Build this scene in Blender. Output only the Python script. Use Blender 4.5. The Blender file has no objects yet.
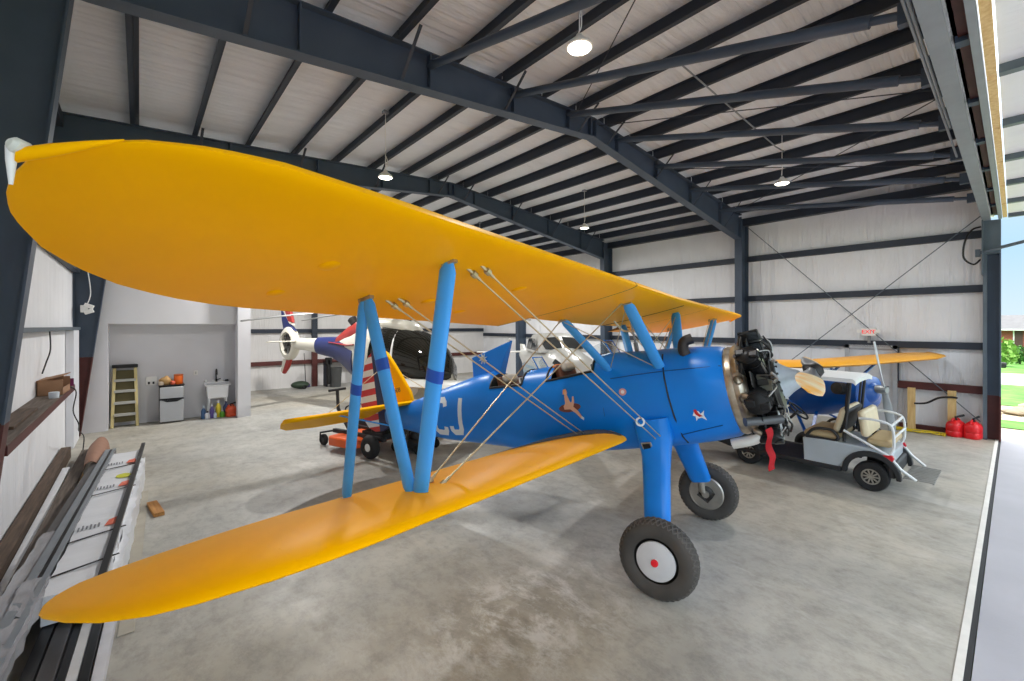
import bpy, math, random
from mathutils import Vector, Matrix
random.seed(7)
PI = math.pi
SC = bpy.context.scene
COL = SC.collection
V = Vector
def rad(d): return d * PI / 180
def srgb(c):
    out = []
    for v in c:
        v = v / 255
        out.append(v / 12.92 if v <= .04045 else ((v + .055) / 1.055) ** 2.4)
    return (*out, 1)
# ---------------------------------------------------------------- materials
MATS = {}
def M(name, rgb, rough=.5, metal=0, var=.12, scale=6, bump=0, bscale=40, coat=0, emit=0, trans=0, stretch=(1, 1, 1), rgb2=None, alpha=None, ior=1.45, spec=None):
    if name in MATS: return MATS[name]
    m = bpy.data.materials.new(name); m.use_nodes = True
    nt = m.node_tree; N = nt.nodes; L = nt.links
    b = N['Principled BSDF']
    b.inputs['Roughness'].default_value = rough
    b.inputs['Metallic'].default_value = metal
    b.inputs['Coat Weight'].default_value = coat
    b.inputs['IOR'].default_value = ior
    if spec is not None: b.inputs['Specular IOR Level'].default_value = spec
    if trans: b.inputs['Transmission Weight'].default_value = trans
    if alpha is not None: b.inputs['Alpha'].default_value = alpha
    tc = N.new('ShaderNodeTexCoord'); mp = N.new('ShaderNodeMapping')
    mp.inputs['Scale'].default_value = stretch
    L.new(tc.outputs['Object'], mp.inputs['Vector'])
    c = srgb(rgb)
    if var > 0 or rgb2:
        no = N.new('ShaderNodeTexNoise'); no.inputs['Scale'].default_value = scale; no.inputs['Detail'].default_value = 5
        L.new(mp.outputs['Vector'], no.inputs['Vector'])
        cr = N.new('ShaderNodeValToRGB')
        cr.color_ramp.elements[0].position = .35; cr.color_ramp.elements[1].position = .68
        c2 = srgb(rgb2) if rgb2 else tuple(v * (1 - var) for v in c[:3]) + (1,)
        cr.color_ramp.elements[0].color = c2; cr.color_ramp.elements[1].color = c
        L.new(no.outputs['Fac'], cr.inputs['Fac']); L.new(cr.outputs['Color'], b.inputs['Base Color'])
    else:
        b.inputs['Base Color'].default_value = c
    if bump:
        n2 = N.new('ShaderNodeTexNoise'); n2.inputs['Scale'].default_value = bscale; n2.inputs['Detail'].default_value = 4
        L.new(mp.outputs['Vector'], n2.inputs['Vector'])
        bp = N.new('ShaderNodeBump'); bp.inputs['Strength'].default_value = bump; bp.inputs['Distance'].default_value = .02
        L.new(n2.outputs['Fac'], bp.inputs['Height']); L.new(bp.outputs['Normal'], b.inputs['Normal'])
    if emit:
        b.inputs['Emission Color'].default_value = c; b.inputs['Emission Strength'].default_value = emit
    MATS[name] = m
    return m
# ---------------------------------------------------------------- mesh builder
class MB:
    def __init__(s): s.v = []; s.f = []; s.m = []; s.mi = 0
    def add(s, vs, fs):
        o = len(s.v); s.v += [tuple(p) for p in vs]
        s.f += [tuple(i + o for i in f) for f in fs]; s.m += [s.mi] * len(fs)
        return s
    def box(s, c, d, rot=None):
        x, y, z = d[0] / 2, d[1] / 2, d[2] / 2; c = V(c)
        vs = [V(p) for p in ((-x, -y, -z), (x, -y, -z), (x, y, -z), (-x, y, -z), (-x, -y, z), (x, -y, z), (x, y, z), (-x, y, z))]
        if rot is not None: vs = [rot @ p for p in vs]
        return s.add([p + c for p in vs], ((0, 3, 2, 1), (4, 5, 6, 7), (0, 1, 5, 4), (1, 2, 6, 5), (2, 3, 7, 6), (3, 0, 4, 7)))
    def span(s, a, b):
        return s.box([(a[i] + b[i]) / 2 for i in range(3)], [abs(b[i] - a[i]) for i in range(3)])
    def bar(s, p, q, w, h, up=(0, 0, 1)):
        p, q = V(p), V(q); d = (q - p).normalized(); u = V(up)
        sd = d.cross(u)
        if sd.length < 1e-4: sd = d.cross(V((1, 0, 0)))
        sd.normalize(); u = sd.cross(d).normalized()
        r = [sd * (a * w / 2) + u * (b * h / 2) for a, b in ((-1, -1), (1, -1), (1, 1), (-1, 1))]
        return s.loft([[p + k for k in r], [q + k for k in r]])
    def loft(s, secs, caps=True, closed=True):
        n = len(secs[0]); vs = [p for sec in secs for p in sec]; fs = []
        for i in range(len(secs) - 1):
            for j in range(n if closed else n - 1):
                k = (j + 1) % n
                fs.append((i * n + j, i * n + k, (i + 1) * n + k, (i + 1) * n + j))
        if caps and closed:
            fs.append(tuple(range(n - 1, -1, -1))); fs.append(tuple(range((len(secs) - 1) * n, len(secs) * n)))
        return s.add(vs, fs)
    def tube(s, pts, r, n=8, caps=True):
        pts = [V(p) for p in pts]; rs = r if isinstance(r, (list, tuple)) else [r] * len(pts)
        secs = []; ref = None
        for i, p in enumerate(pts):
            d = (pts[min(i + 1, len(pts) - 1)] - pts[max(i - 1, 0)]).normalized()
            if ref is None:
                ref = d.cross(V((0, 0, 1)))
                if ref.length < 1e-3: ref = d.cross(V((1, 0, 0)))
            a = (ref - d * ref.dot(d)).normalized(); ref = a; b = d.cross(a)
            secs.append([p + (a * math.cos(t) + b * math.sin(t)) * rs[i] for t in (2 * PI * k / n for k in range(n))])
        return s.loft(secs, caps)
    def lathe(s, prof, o, ax, n=32, caps=True):
        ax = V(ax).normalized(); a = ax.cross(V((0, 0, 1)))
        if a.length < 1e-3: a = ax.cross(V((1, 0, 0)))
        a.normalize(); b = ax.cross(a); o = V(o)
        return s.loft([[o + ax * h + (a * math.cos(2 * PI * k / n) + b * math.sin(2 * PI * k / n)) * max(r, 1e-4) for k in range(n)] for r, h in prof], caps)
    def torus(s, o, ax, R, r, n=36, m=10):
        prof = [(R + r * math.cos(2 * PI * k / m), r * math.sin(2 * PI * k / m)) for k in range(m + 1)]
        return s.lathe(prof, o, ax, n, False)
    def ball(s, c, rx, ry=None, rz=None, n=14, m=9):
        ry = ry or rx; rz = rz or rx; c = V(c)
        return s.loft([[c + V((rx * math.sin(t) * math.cos(2 * PI * k / n), ry * math.sin(t) * math.sin(2 * PI * k / n), rz * math.cos(t))) for k in range(n)]
                       for t in (PI * (i + .02) / (m + .04) for i in range(m + 1))])
    def prism(s, poly, o, u, v, w):
        """poly of (a,b) at o + a*u + b*v, thickness vector w"""
        o, u, v, w = V(o), V(u), V(v), V(w)
        A = [o + u * a + v * b for a, b in poly]
        return s.loft([A, [p + w for p in A]])
    def build(s, name, mats, parent=None, bevel=0, smooth=40, seg=2):
        me = bpy.data.meshes.new(name); me.from_pydata(s.v, [], s.f)
        if not isinstance(mats, (list, tuple)): mats = [mats]
        for m in mats: me.materials.append(m)
        me.polygons.foreach_set('material_index', s.m)
        import bmesh
        bm = bmesh.new(); bm.from_mesh(me); bmesh.ops.recalc_face_normals(bm, faces=bm.faces); bm.to_mesh(me); bm.free()
        if smooth:
            me.polygons.foreach_set('use_smooth', [True] * len(me.polygons)); me.set_sharp_from_angle(angle=rad(smooth))
        me.update()
        o = bpy.data.objects.new(name, me); COL.objects.link(o)
        if parent: o.parent = parent
        if bevel:
            b = o.modifiers.new('edge', 'BEVEL'); b.width = bevel; b.segments = seg; b.limit_method = 'ANGLE'; b.angle_limit = rad(40)
        return o
def tag(o, label=None, cat=None, group=None, kind=None):
    if label: o['label'] = label
    if cat: o['category'] = cat
    if group: o['group'] = group
    if kind: o['kind'] = kind
    return o
def thing(name, label, cat, loc=(0, 0, 0), rz=0, group=None, mat=None):
    o = bpy.data.objects.new(name, None); COL.objects.link(o); o.empty_display_size = .2
    if mat is not None: o.matrix_world = mat
    else: o.location = loc; o.rotation_euler = (0, 0, rz)
    return tag(o, label, cat, group)
def copy_thing(o, loc, label=None, rz=None):
    c = o.copy(); COL.objects.link(c); c.location = loc
    if rz is not None: c.rotation_euler = (0, 0, rz)
    if label: c['label'] = label
    for ch in list(o.children):
        d = ch.copy(); COL.objects.link(d); d.parent = c
        for g in list(ch.children):
            e = g.copy(); COL.objects.link(e); e.parent = d
    return c
def interp(tab, x):
    if x <= tab[0][0]: return tab[0][1:]
    for a, b in zip(tab, tab[1:]):
        if x <= b[0]:
            t = (x - a[0]) / (b[0] - a[0])
            return tuple(p + (q - p) * t for p, q in zip(a[1:], b[1:]))
    return tab[-1][1:]
def smooth_path(pts, n=6):
    pts = [V(p) for p in pts]; out = []
    P = [pts[0]] + pts + [pts[-1]]
    for i in range(1, len(P) - 2):
        for k in range(n):
            t = k / n; a, b, c, d = P[i - 1], P[i], P[i + 1], P[i + 2]
            out.append(.5 * ((2 * b) + (c - a) * t + (2 * a - 5 * b + 4 * c - d) * t * t + (3 * b - a - 3 * c + d) * t ** 3))
    out.append(pts[-1]); return out
# ---------------------------------------------------------------- camera, view
cam = bpy.data.cameras.new('camera'); co = bpy.data.objects.new('camera', cam); COL.objects.link(co)
co.location = (0, 0, 2.45); co.rotation_euler = (PI / 2, 0, rad(-40.7))
cam.sensor_width = 36; cam.lens = 433 / 1024 * 36; cam.shift_y = -14.5 / 1024; cam.clip_start = .05; cam.clip_end = 400
SC.camera = co
SC.view_settings.view_transform = 'Standard'; SC.view_settings.look = 'None'
SC.view_settings.gamma = 1; SC.view_settings.use_curve_mapping = False
SC.view_settings.exposure = 0.0
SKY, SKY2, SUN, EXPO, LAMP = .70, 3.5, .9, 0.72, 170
# ================================================================ the hangar
steel = M('dark_blue_steel', (66, 79, 96), .45, 0, .15, 3)
steel_d = M('charcoal_steel', (42, 50, 63), .5, 0, .15, 3)
primer = M('red_oxide_primer', (88, 42, 38), .6, 0, .25, 4)
galv = M('galvanized_steel', (140, 146, 152), .4, .25, .12, 5)
galv2 = M('grey_painted_steel', (92, 103, 112), .45, .1, .15, 4)
white_p = M('white_paint', (235, 235, 232), .4, 0, .04)
black_p = M('black_plastic', (22, 22, 24), .45, 0, .1)
rubber = M('black_rubber', (34, 34, 35), .8, 0, .2, 12, .15, 60)
wood_y = M('pine_wood', (226, 196, 138), .6, 0, 0, 3, rgb2=(206, 168, 108), stretch=(8, 8, 1))
wood_g = M('weathered_wood', (112, 100, 90), .75, 0, 0, 4, rgb2=(78, 68, 60), stretch=(9, .6, 9))
wood_d = M('dark_wood', (98, 80, 66), .75, 0, 0, 4, rgb2=(66, 52, 42), stretch=(9, .6, 9))
def liner(name, rgb, stretch, strength, seam_axis, seam):
    m = M(name, rgb, .55, 0, .06, 1.5)
    nt = m.node_tree; N = nt.nodes; L = nt.links; b = N['Principled BSDF']
    tc = N.new('ShaderNodeTexCoord'); mp = N.new('ShaderNodeMapping'); mp.inputs['Scale'].default_value = stretch
    L.new(tc.outputs['Object'], mp.inputs['Vector'])
    no = N.new('ShaderNodeTexNoise'); no.inputs['Scale'].default_value = 1.6; no.inputs['Detail'].default_value = 6; no.inputs['Roughness'].default_value = .6
    no.inputs['Distortion'].default_value = .6
    L.new(mp.outputs['Vector'], no.inputs['Vector'])
    bp = N.new('ShaderNodeBump'); bp.inputs['Strength'].default_value = strength; bp.inputs['Distance'].default_value = .12
    L.new(no.outputs['Fac'], bp.inputs['Height']); L.new(bp.outputs['Normal'], b.inputs['Normal'])
    return m
ins_wall_x = liner('insulation_wall', (230, 231, 234), (1, 2.4, .16), .7, 1, 1.2)
ins_wall_y = liner('insulation_end_wall', (220, 218, 216), (2.4, 1, .16), .65, 0, 1.2)
ins_roof = liner('insulation_roof', (233, 236, 241), (.22, 5.5, 1), .85, 1, 1.5)
drywall = M('grey_white_drywall', (216, 216, 220), .75, 0, .04, 2)
def floor_mat():
    m = bpy.data.materials.new('polished_concrete'); m.use_nodes = True
    nt = m.node_tree; N = nt.nodes; L = nt.links; b = N['Principled BSDF']
    tc = N.new('ShaderNodeTexCoord')
    def noise(sc, det, rough=.55, dist=0, st=(1, 1, 1), off=(0, 0, 0)):
        mp = N.new('ShaderNodeMapping'); mp.inputs['Scale'].default_value = st; mp.inputs['Location'].default_value = off
        L.new(tc.outputs['Object'], mp.inputs['Vector'])
        n = N.new('ShaderNodeTexNoise'); n.inputs['Scale'].default_value = sc; n.inputs['Detail'].default_value = det
        n.inputs['Roughness'].default_value = rough; n.inputs['Distortion'].default_value = dist
        L.new(mp.outputs['Vector'], n.inputs['Vector']); return n
    def ramp(n, stops):
        r = N.new('ShaderNodeValToRGB'); e = r.color_ramp.elements
        e[0].position, e[0].color = stops[0][0], stops[0][1]; e[1].position, e[1].color = stops[-1][0], stops[-1][1]
        for p, c in stops[1:-1]:
            k = e.new(p); k.color = c
        L.new(n.outputs['Fac'], r.inputs['Fac']); return r
    def mix(f, a, bb, typ='MIX', fac=None):
        x = N.new('ShaderNodeMix'); x.data_type = 'RGBA'; x.blend_type = typ
        if fac is not None: x.inputs['Factor'].default_value = fac
        else: L.new(f, x.inputs['Factor'])
        L.new(a, x.inputs['A']); L.new(bb, x.inputs['B']); return x.outputs['Result']
    base = ramp(noise(.55, 9, .66, .1), [(.3, srgb((146, 145, 140))), (.5, srgb((168, 167, 161))), (.72, srgb((186, 184, 177)))])
    warm = ramp(noise(.25, 3, .5, 0, (1, 1, 1), (7, 3, 0)), [(.42, (1, 1, 1, 1)), (.66, srgb((250, 240, 222)))])
    c = mix(None, base.outputs['Color'], warm.outputs['Color'], 'MULTIPLY', .8)
    fine = ramp(noise(5.5, 10, .8, .1, (1, .7, 1)), [(.36, srgb((205, 205, 205))), (.55, (1, 1, 1, 1))])
    c = mix(None, c, fine.outputs['Color'], 'MULTIPLY', .75)
    # pale scuffed stain by the wing, dusty streaks
    mp = N.new('ShaderNodeMapping'); mp.inputs['Location'].default_value = (-2.75, -2.75, 0); mp.inputs['Scale'].default_value = (1, 1, 1)
    L.new(tc.outputs['Object'], mp.inputs['Vector'])
    mp2 = N.new('ShaderNodeMapping'); mp2.inputs['Rotation'].default_value = (0, 0, rad(38)); mp2.inputs['Scale'].default_value = (.95, 1.7, 1)
    L.new(mp.outputs['Vector'], mp2.inputs['Vector'])
    ln = N.new('ShaderNodeVectorMath'); ln.operation = 'LENGTH'; L.new(mp2.outputs['Vector'], ln.inputs[0])
    rm = N.new('ShaderNodeMapRange'); rm.inputs['From Min'].default_value = 1.5; rm.inputs['From Max'].default_value = .1
    L.new(ln.outputs['Value'], rm.inputs['Value'])
    sn = ramp(noise(3.2, 10, .78, .35, (1, .6, 1), (4, 2, 0)), [(.47, (0, 0, 0, 1)), (.6, (1, 1, 1, 1))])
    mu = N.new('ShaderNodeMath'); mu.operation = 'MULTIPLY'; L.new(rm.outputs['Result'], mu.inputs[0]); L.new(sn.outputs['Color'], mu.inputs[1])
    wh = N.new('ShaderNodeRGB'); wh.outputs[0].default_value = srgb((214, 212, 208))
    c = mix(mu.outputs[0], c, wh.outputs[0])
    sc2 = ramp(noise(1.1, 10, .76, .5, (1, .45, 1), (3, 1, 0)), [(.56, (0, 0, 0, 1)), (.74, (.45, .45, .45, 1))])
    c = mix(sc2.outputs['Color'], c, wh.outputs[0])
    dk = ramp(noise(1.9, 10, .76, .4, (1, .6, 1), (11, 5, 0)), [(.27, (.5, .5, .5, 1)), (.4, (0, 0, 0, 1))])
    dc = N.new('ShaderNodeRGB'); dc.outputs[0].default_value = srgb((104, 103, 98))
    c = mix(dk.outputs['Color'], c, dc.outputs[0])
    L.new(c, b.inputs['Base Color'])
    rr = ramp(noise(1.5, 6), [(.35, (.42, .42, .42, 1)), (.7, (.62, .62, .62, 1))])
    L.new(rr.outputs['Color'], b.inputs['Roughness'])
    bp = N.new('ShaderNodeBump'); bp.inputs['Strength'].default_value = .12; bp.inputs['Distance'].default_value = .01
    L.new(noise(14, 6).outputs['Fac'], bp.inputs['Height']); L.new(bp.outputs['Normal'], b.inputs['Normal'])
    return m
XL, XR, XRDG = -1.12, 14.15, 6.7
YF, YB = .42, 18.8
FR = [5.43, 10.47, 15.5]
def ztop(x): return interp([(-1.2, 6.02), (6.7, 6.5), (14.6, 5.68)], x)[0]
def zbot(x): return interp([(-.3, 5.42), (6.7, 6.14), (13.6, 5.07), (14.2, 5.0)], x)[0]
def S(o, label=None, cat=None, group=None): return tag(o, label, cat, group, 'structure')
mb = MB(); mb.span((XL - .3, .25, -.2), (XR + .3, YB + .3, 0)); S(mb.build('floor', floor_mat(), smooth=0), 'pale grey polished concrete hangar floor with white scuffs', 'floor')
apron_m = M('apron_concrete', (172, 172, 179), .7, 0, .1, 1.2, .1, 30)
mb = MB(); mb.span((-14, -16, -.25), (XR + 1.3, .2, -.015)); S(mb.build('floor_apron', apron_m, smooth=0), 'light grey concrete apron outside the open hangar door', 'apron')
mb = MB(); mb.mi = 1; mb.span((-.95, .205, -.2), (XR, .238, -.010)); mb.mi = 0; mb.span((-.95, .238, -.2), (XR, .285, .006))
S(mb.build('trim_1', [M('pale_threshold', (222, 220, 214), .6), M('threshold_slot', (40, 40, 42), .7)], smooth=0), 'pale door track strip set in the concrete threshold', 'threshold')
mb = MB(); mb.span((XR, YF, 0), (XR + .18, YB, 6.2)); S(mb.build('wall_right', ins_wall_x, smooth=0), 'white quilted insulation liner of the long side wall with exit door', 'wall')
mb = MB(); mb.span((XL - .18, YF, 0), (XL, YB, 6.4)); S(mb.build('wall_left', ins_wall_x, smooth=0), 'white insulation liner of the side wall by the lumber', 'wall')
mb = MB(); mb.span((XL - .18, YB, 0), (XR + .18, YB + .18, 6.9)); S(mb.build('wall_back', ins_wall_y, smooth=0), 'pale end wall far behind the helicopter', 'wall')
mb = MB()
mb.prism([(XL - .18, 4.86), (XR + .18, 4.86), (XR + .18, ztop(XR) + .2), (XRDG, 6.7), (XL - .18, ztop(XL) + .2)], (0, .30, 0), (1, 0, 0), (0, 0, 1), (0, .12, 0))
S(mb.build('wall_front', ins_wall_y, smooth=0), 'gable wall above the wide hangar door opening', 'wall')
mb = MB()
P = [(XL - .2, ztop(XL - .2) + .2), (XRDG, 6.7), (XR + .2, ztop(XR + .2) + .2), (XR + .2, ztop(XR) + .4), (XRDG, 6.9), (XL - .2, ztop(XL) + .4)]
mb.prism(P, (0, .2, 0), (1, 0, 0), (0, 0, 1), (0, YB, 0)); S(mb.build('ceiling', ins_roof, smooth=0), 'white wrinkled insulation liner under the pitched hangar roof', 'ceiling')
# --- roof beams (tapered frames)
def roof_beam(y, label):
    xs = [-1.1 + i * (13.65 + 1.1) / 40 for i in range(41)] + [6.7]; xs = sorted(set(xs))
    mb = MB()
    mb.loft([[V((x, y - .008, zbot(x))), V((x, y + .008, zbot(x))), V((x, y + .008, ztop(x) - .012)), V((x, y - .008, ztop(x) - .012))] for x in xs])
    mb.loft([[V((x, y - .1, zbot(x) - .014)), V((x, y + .1, zbot(x) - .014)), V((x, y + .1, zbot(x) + .006)), V((x, y - .1, zbot(x) + .006))] for x in xs])
    mb.loft([[V((x, y - .1, ztop(x) - .016)), V((x, y + .1, ztop(x) - .016)), V((x, y + .1, ztop(x))), V((x, y - .1, ztop(x)))] for x in xs])
    for x in (1.4, 3.1, 4.65, 6.0, 6.62, 6.78, 7.5, 9.0, 10.6, 12.3): mb.span((x - .012, y - .09, zbot(x)), (x + .012, y + .09, ztop(x) - .01))
    o = S(mb.build('roof_beam', steel, smooth=0), label, 'roof beam', 'tapered roof beams')
    for i, x in enumerate((-.05 + .905, 2.665, 4.475, 6.27, 7.13, 8.95, 10.75, 12.55)):
        for sg in ((-1, 1) if y > 5 else (1,)):
            m2 = MB(); m2.bar((x, y + sg * .06, zbot(x) + .02), (x + .05, y + sg * .5, ztop(x) + .03), .045, .008)
            m2.build('flange_brace', steel_d, o, smooth=0)
    return o
roof_beam(5.43, 'deep dark blue tapered roof beam crossing above the biplane')
roof_beam(10.47, 'dark tapered roof beam beyond the wing edge, second from the door')
roof_beam(15.5, 'dark tapered roof beam deep in the hangar')
# --- columns
def column(side, y, zp, label, b0=-1.0, sl=.103):
    mb = MB(); z1 = 5.3
    if side < 0:
        inn = lambda z: b0 + sl * z; out = XL + .005; zz = ztop(out) - .01
    else:
        inn = lambda z: 13.66 - .008 * z; out = XR - .005; zz = ztop(out) - .02
    zs = [0, zp, zp + .001, 3, z1, zz]
    for a, b in zip(zs, zs[1:]):
        mb.mi = 1 if b <= zp + 1e-6 else 0
        if b - a < .01: continue
        for (xa0, xb0, hw) in ((0, 1, .008), ('in', 0, .1), ('out', 0, .1)):
            if xa0 == 'in': X = [(inn(a), inn(a) - side * -.016), (inn(b), inn(b) - side * -.016)]
            elif xa0 == 'out': X = [(out, out - side * .016)] * 2
            else: X = [(inn(a), out), (inn(b), out)]
            mb.loft([[V((X[k][0], y - hw, z)), V((X[k][1], y - hw, z)), V((X[k][1], y + hw, z)), V((X[k][0], y + hw, z))] for k, z in ((0, a), (1, b))])
    return S(mb.build('steel_column', [steel, primer], smooth=0), label, 'column')
column(-1, 5.43, 1.65, 'large dark blue tapered column by the lumber, its base in red primer')
column(-1, 13.62, 1.75, 'tapered column with red base next to the office partition', -1.0, .118)
column(1, 5.43, .05, 'dark blue column between two wall bays behind the biplane nose')
column(1, 10.47, .05, 'dark column on the long wall behind the biplane wing')
column(1, 15.5, .05, 'dark column on the long wall farther in behind the white airplane')
mb = MB()
mb.span((13.83, .40, 0), (14.16, .46, 4.72)); mb.span((13.84, .2, 4.0), (14.14, .46, 4.72))
mb.mi = 2; mb.span((13.98, .22, .95), (14.02, .42, 4.72)); mb.span((13.85, .2, .95), (14.15, .225, 4.72))
mb.mi = 1; mb.span((13.98, .22, 0), (14.02, .42, .95)); mb.span((13.85, .2, 0), (14.15, .225, .95))
mb.mi = 0; mb.span((13.7, .455, 3.55), (14.12, .475, 4.72))
S(mb.build('steel_column', [galv2, primer, steel], smooth=0), 'grey corner column at the end of the door opening', 'column')
mb = MB(); mb.mi = 0; mb.span((-1.1, .2, 0), (-.85, .46, 4.72)); S(mb.build('steel_column', [galv2], smooth=0), 'grey corner column at the camera end of the door opening', 'column')
# --- purlins
PX = [6.27 - .905 * i for i in range(8)] + [7.13 + .905 * i for i in range(8)]
bays = [(.43, 5.42, 'between the door header and the first roof beam'), (5.44, 10.46, 'between the first and second roof beams'), (10.48, 18.78, 'beyond the second roof beam')]
for (y0, y1, w) in bays:
    for x in PX:
        z = ztop(x); mb = MB(); sl = (ztop(x + .1) - ztop(x - .1)) / .2
        sg = 1 if x < XRDG else -1
        mb.prism([(-.005, 0), (.005, 0), (.005, .2), (-.005, .2)], (x, y0, z), (1, 0, 0), (0, 0, 1), (0, y1 - y0, 0))
        mb.prism([(-.065 * sg, 0), (0, 0), (0, .008), (-.065 * sg, .008)], (x, y0, z), (1, 0, 0), (0, 0, 1), (0, y1 - y0, 0))
        mb.prism([(-.065 * sg, .008), (-.058 * sg, .008), (-.058 * sg, .03), (-.065 * sg, .03)], (x, y0, z), (1, 0, 0), (0, 0, 1), (0, y1 - y0, 0))
        mb.prism([(0, .192), (.06 * sg, .192), (.06 * sg, .2), (0, .2)], (x, y0, z), (1, 0, 0), (0, 0, 1), (0, y1 - y0, 0))
        S(mb.build('roof_purlin', steel_d, smooth=0), 'dark roof purlin ' + w, 'purlin', 'roof purlins ' + w)
mb = MB(); mb.span((13.95, .46, 5.50), (14.14, 18.78, 5.72)); S(mb.build('eave_beam', steel_d, smooth=0), 'dark eave beam along the top of the long side wall', 'eave beam')
mb = MB(); mb.span((XL + .01, .46, 5.8), (XL + .15, 18.78, 6.0)); S(mb.build('eave_beam', steel_d, smooth=0), 'dark eave beam above the lumber wall', 'eave beam')
# --- girts
def girt(x0, x1, y0, y1, z, h, m, label, d=None):
    mb = MB(); mb.span((x0, y0, z - h / 2), (x1, y1, z + h / 2)); mb.span((min(x0, x1) - (.0), y0, z - h / 2 - .012), (max(x0, x1), y1, z - h / 2)) if False else None
    return S(mb.build('wall_girt', m, smooth=0), label, 'girt', 'wall girts')
RB = [(.47, 5.34, 'in the bay with the exit door'), (5.52, 10.38, 'in the bay behind the biplane nose'), (10.56, 15.4, 'in the third bay from the door'), (15.6, 18.7, 'in the last bay of the long wall')]
for (y0, y1, w) in RB:
    for z, nm in ((2.0, 'lower'), (3.28, 'middle'), (4.48, 'top')):
        girt(XR - .12, XR - .004, y0, y1, z, .16, steel_d, nm + ' dark wall girt ' + w)
girt(XR - .12, XR - .004, .47, 1.9, 1.03, .17, primer, 'short red brown wall girt above the wooden posts')
girt(XR - .12, XR - .004, 3.0, 5.34, 1.03, .17, primer, 'red brown wall girt between exit door and column')
girt(XR - .1, XR - .004, .47, 1.85, .05, .1, primer, 'red brown base channel behind the fuel cans')
for (y0, y1, w) in ((.47, 5.34, 'in the first bay'), (5.52, 13.5, 'beside the office')):
    for z, nm in ((2.4, 'low'), (3.7, 'middle'), (4.9, 'high')):
        girt(XL + .004, XL + .13, y0, y1, z, .06 if z < 3 else .16, galv2 if z < 3 else steel_d, nm + ' girt on the lumber wall ' + w)
for z, nm in ((1.0, 'lowest'), (2.25, 'second'), (3.6, 'third'), (4.9, 'topmost')):
    girt(2.4, XR - .1, YB - .12, YB - .004, z, .16, steel_d if z > 1.5 else primer, nm + ' dark girt on the far end wall')
for x, w in ((5.4, 'behind the helicopter tail'), (9.6, 'behind the white airplane')):
    mb = MB(); mb.mi = 0; mb.span((x - .1, YB - .26, 1.5), (x + .1, YB - .125, 6.3)); mb.mi = 1; mb.span((x - .1, YB - .26, 0), (x + .1, YB - .125, 1.5))
    S(mb.build('steel_column', [steel_d, primer], smooth=0), 'dark end wall post with red base ' + w, 'column')
# --- strut pipes and brace rods
pl = ['first strut pipe over the lamp, closest to the lumber wall', 'second strut pipe from the lumber wall', 'third strut pipe from the lumber wall', 'fourth strut pipe, middle of seven', 'fifth strut pipe, third from the long wall', 'sixth strut pipe, second from the long wall', 'seventh strut pipe, closest to the long wall']
for x, w in zip((3.1, 4.65, 6.0, 7.5, 9.0, 10.6, 12.3), pl):
    mb = MB(); a, b = V((x, .60, 4.95)), V((x, 5.42, (ztop(x) + zbot(x)) / 2 + .1)); d = (b - a).normalized()
    mb.tube([a, a + d * .25], .035, 10); mb.tube([a + d * .2, b - d * .1], .055, 12); mb.tube([b - d * .15, b], .03, 10)
    mb.span((x - .04, .44, 4.86), (x + .04, .62, 5.04))
    tag(mb.build('strut_pipe', steel, None), w + ', joining door header and beam', 'strut pipe', 'header strut pipes')
def rod(p, q, label, r=.011, m=None):
    mb = MB(); mb.tube([p, q], r, 6); return tag(mb.build('brace_rod', m or galv2), label, 'brace rod', 'steel brace rods')
rod((13.95, 5.3, 5.45), (13.98, .5, .35), 'thin brace rod falling across the exit door bay toward the fuel cans')
rod((13.93, .5, 4.85), (13.96, 5.3, .4), 'thin brace rod rising across the exit door bay to the corner column')
rod((2.7, .5, 6.2), (6.2, 5.38, 6.42), 'roof brace rod running up to the ridge', .009, steel_d)
rod((9.6, .5, 6.12), (6.9, 5.38, 6.42), 'roof brace rod running from the door side to the ridge', .009, steel_d)
rod((9.5, .6, 6.1), (13.2, 5.38, 5.75), 'roof brace rod near the long wall', .009, steel_d)
rod((12.9, .6, 5.75), (9.2, 5.38, 6.1), 'roof brace rod crossing above the pendant lamp near the long wall', .009, steel_d)
# conduit on the roof
mb = MB(); mb.tube([(6.0, 3.3, 6.42), (9.9, 3.2, 6.12)], .014, 6); mb.tube([(9.9, 3.2, 6.12), (9.9, 3.05, 5.98)], .014, 6)
tag(mb.build('conduit_pipe', galv), 'thin grey conduit pipe crossing the roof purlins above a lamp', 'conduit')
# --- door header and door
mb = MB()
mb.span((-1, .34, 4.72), (14.05, .47, 4.735)); mb.span((-1, .395, 4.735), (14.05, .41, 5.05)); mb.span((-1, .34, 5.04), (14.05, .47, 5.055))
S(mb.build('header_beam', galv, smooth=0), 'grey steel header beam over the hangar door opening', 'header beam')
mb = MB(); mb.mi = 1; mb.span((-1, .31, 4.86), (14.0, .34, 5.02)); mb.mi = 0; mb.span((-1, .245, 4.84), (14.0, .31, 4.99))
for x in [i * 1.5 + .7 for i in range(9)]: mb.mi = 1; mb.span((x - .06, .25, 4.8), (x + .06, .33, 4.86))
S(mb.build('lintel_tube', [primer, steel], smooth=0), 'red brown and blue hinge tube behind the door header', 'lintel')
mb = MB(); mb.span((-1, .186, 4.75), (14.0, .24, 4.86)); S(mb.build('trim_2', galv, smooth=0), 'grey rail along the hinge line of the hangar door', 'rail')
mb = MB(); mb.tube([(-.5, .50, 4.76), (7.2, .50, 4.78), (7.4, .50, 4.95)], .012, 6); mb.tube([(-.5, .53, 4.79), (8.6, .53, 4.8)], .012, 6)
tag(mb.build('conduit_pipe', galv), 'pair of thin conduits fixed along the door header', 'conduit')
dr = thing('hangar_door', 'white lined overhead hangar door panel folded out flat above the apron', 'hangar door', (6.6, .1, 4.78))
doorliner = liner('door_liner', (232, 234, 238), (3, .3, 1), .3, 0, 1)
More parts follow.
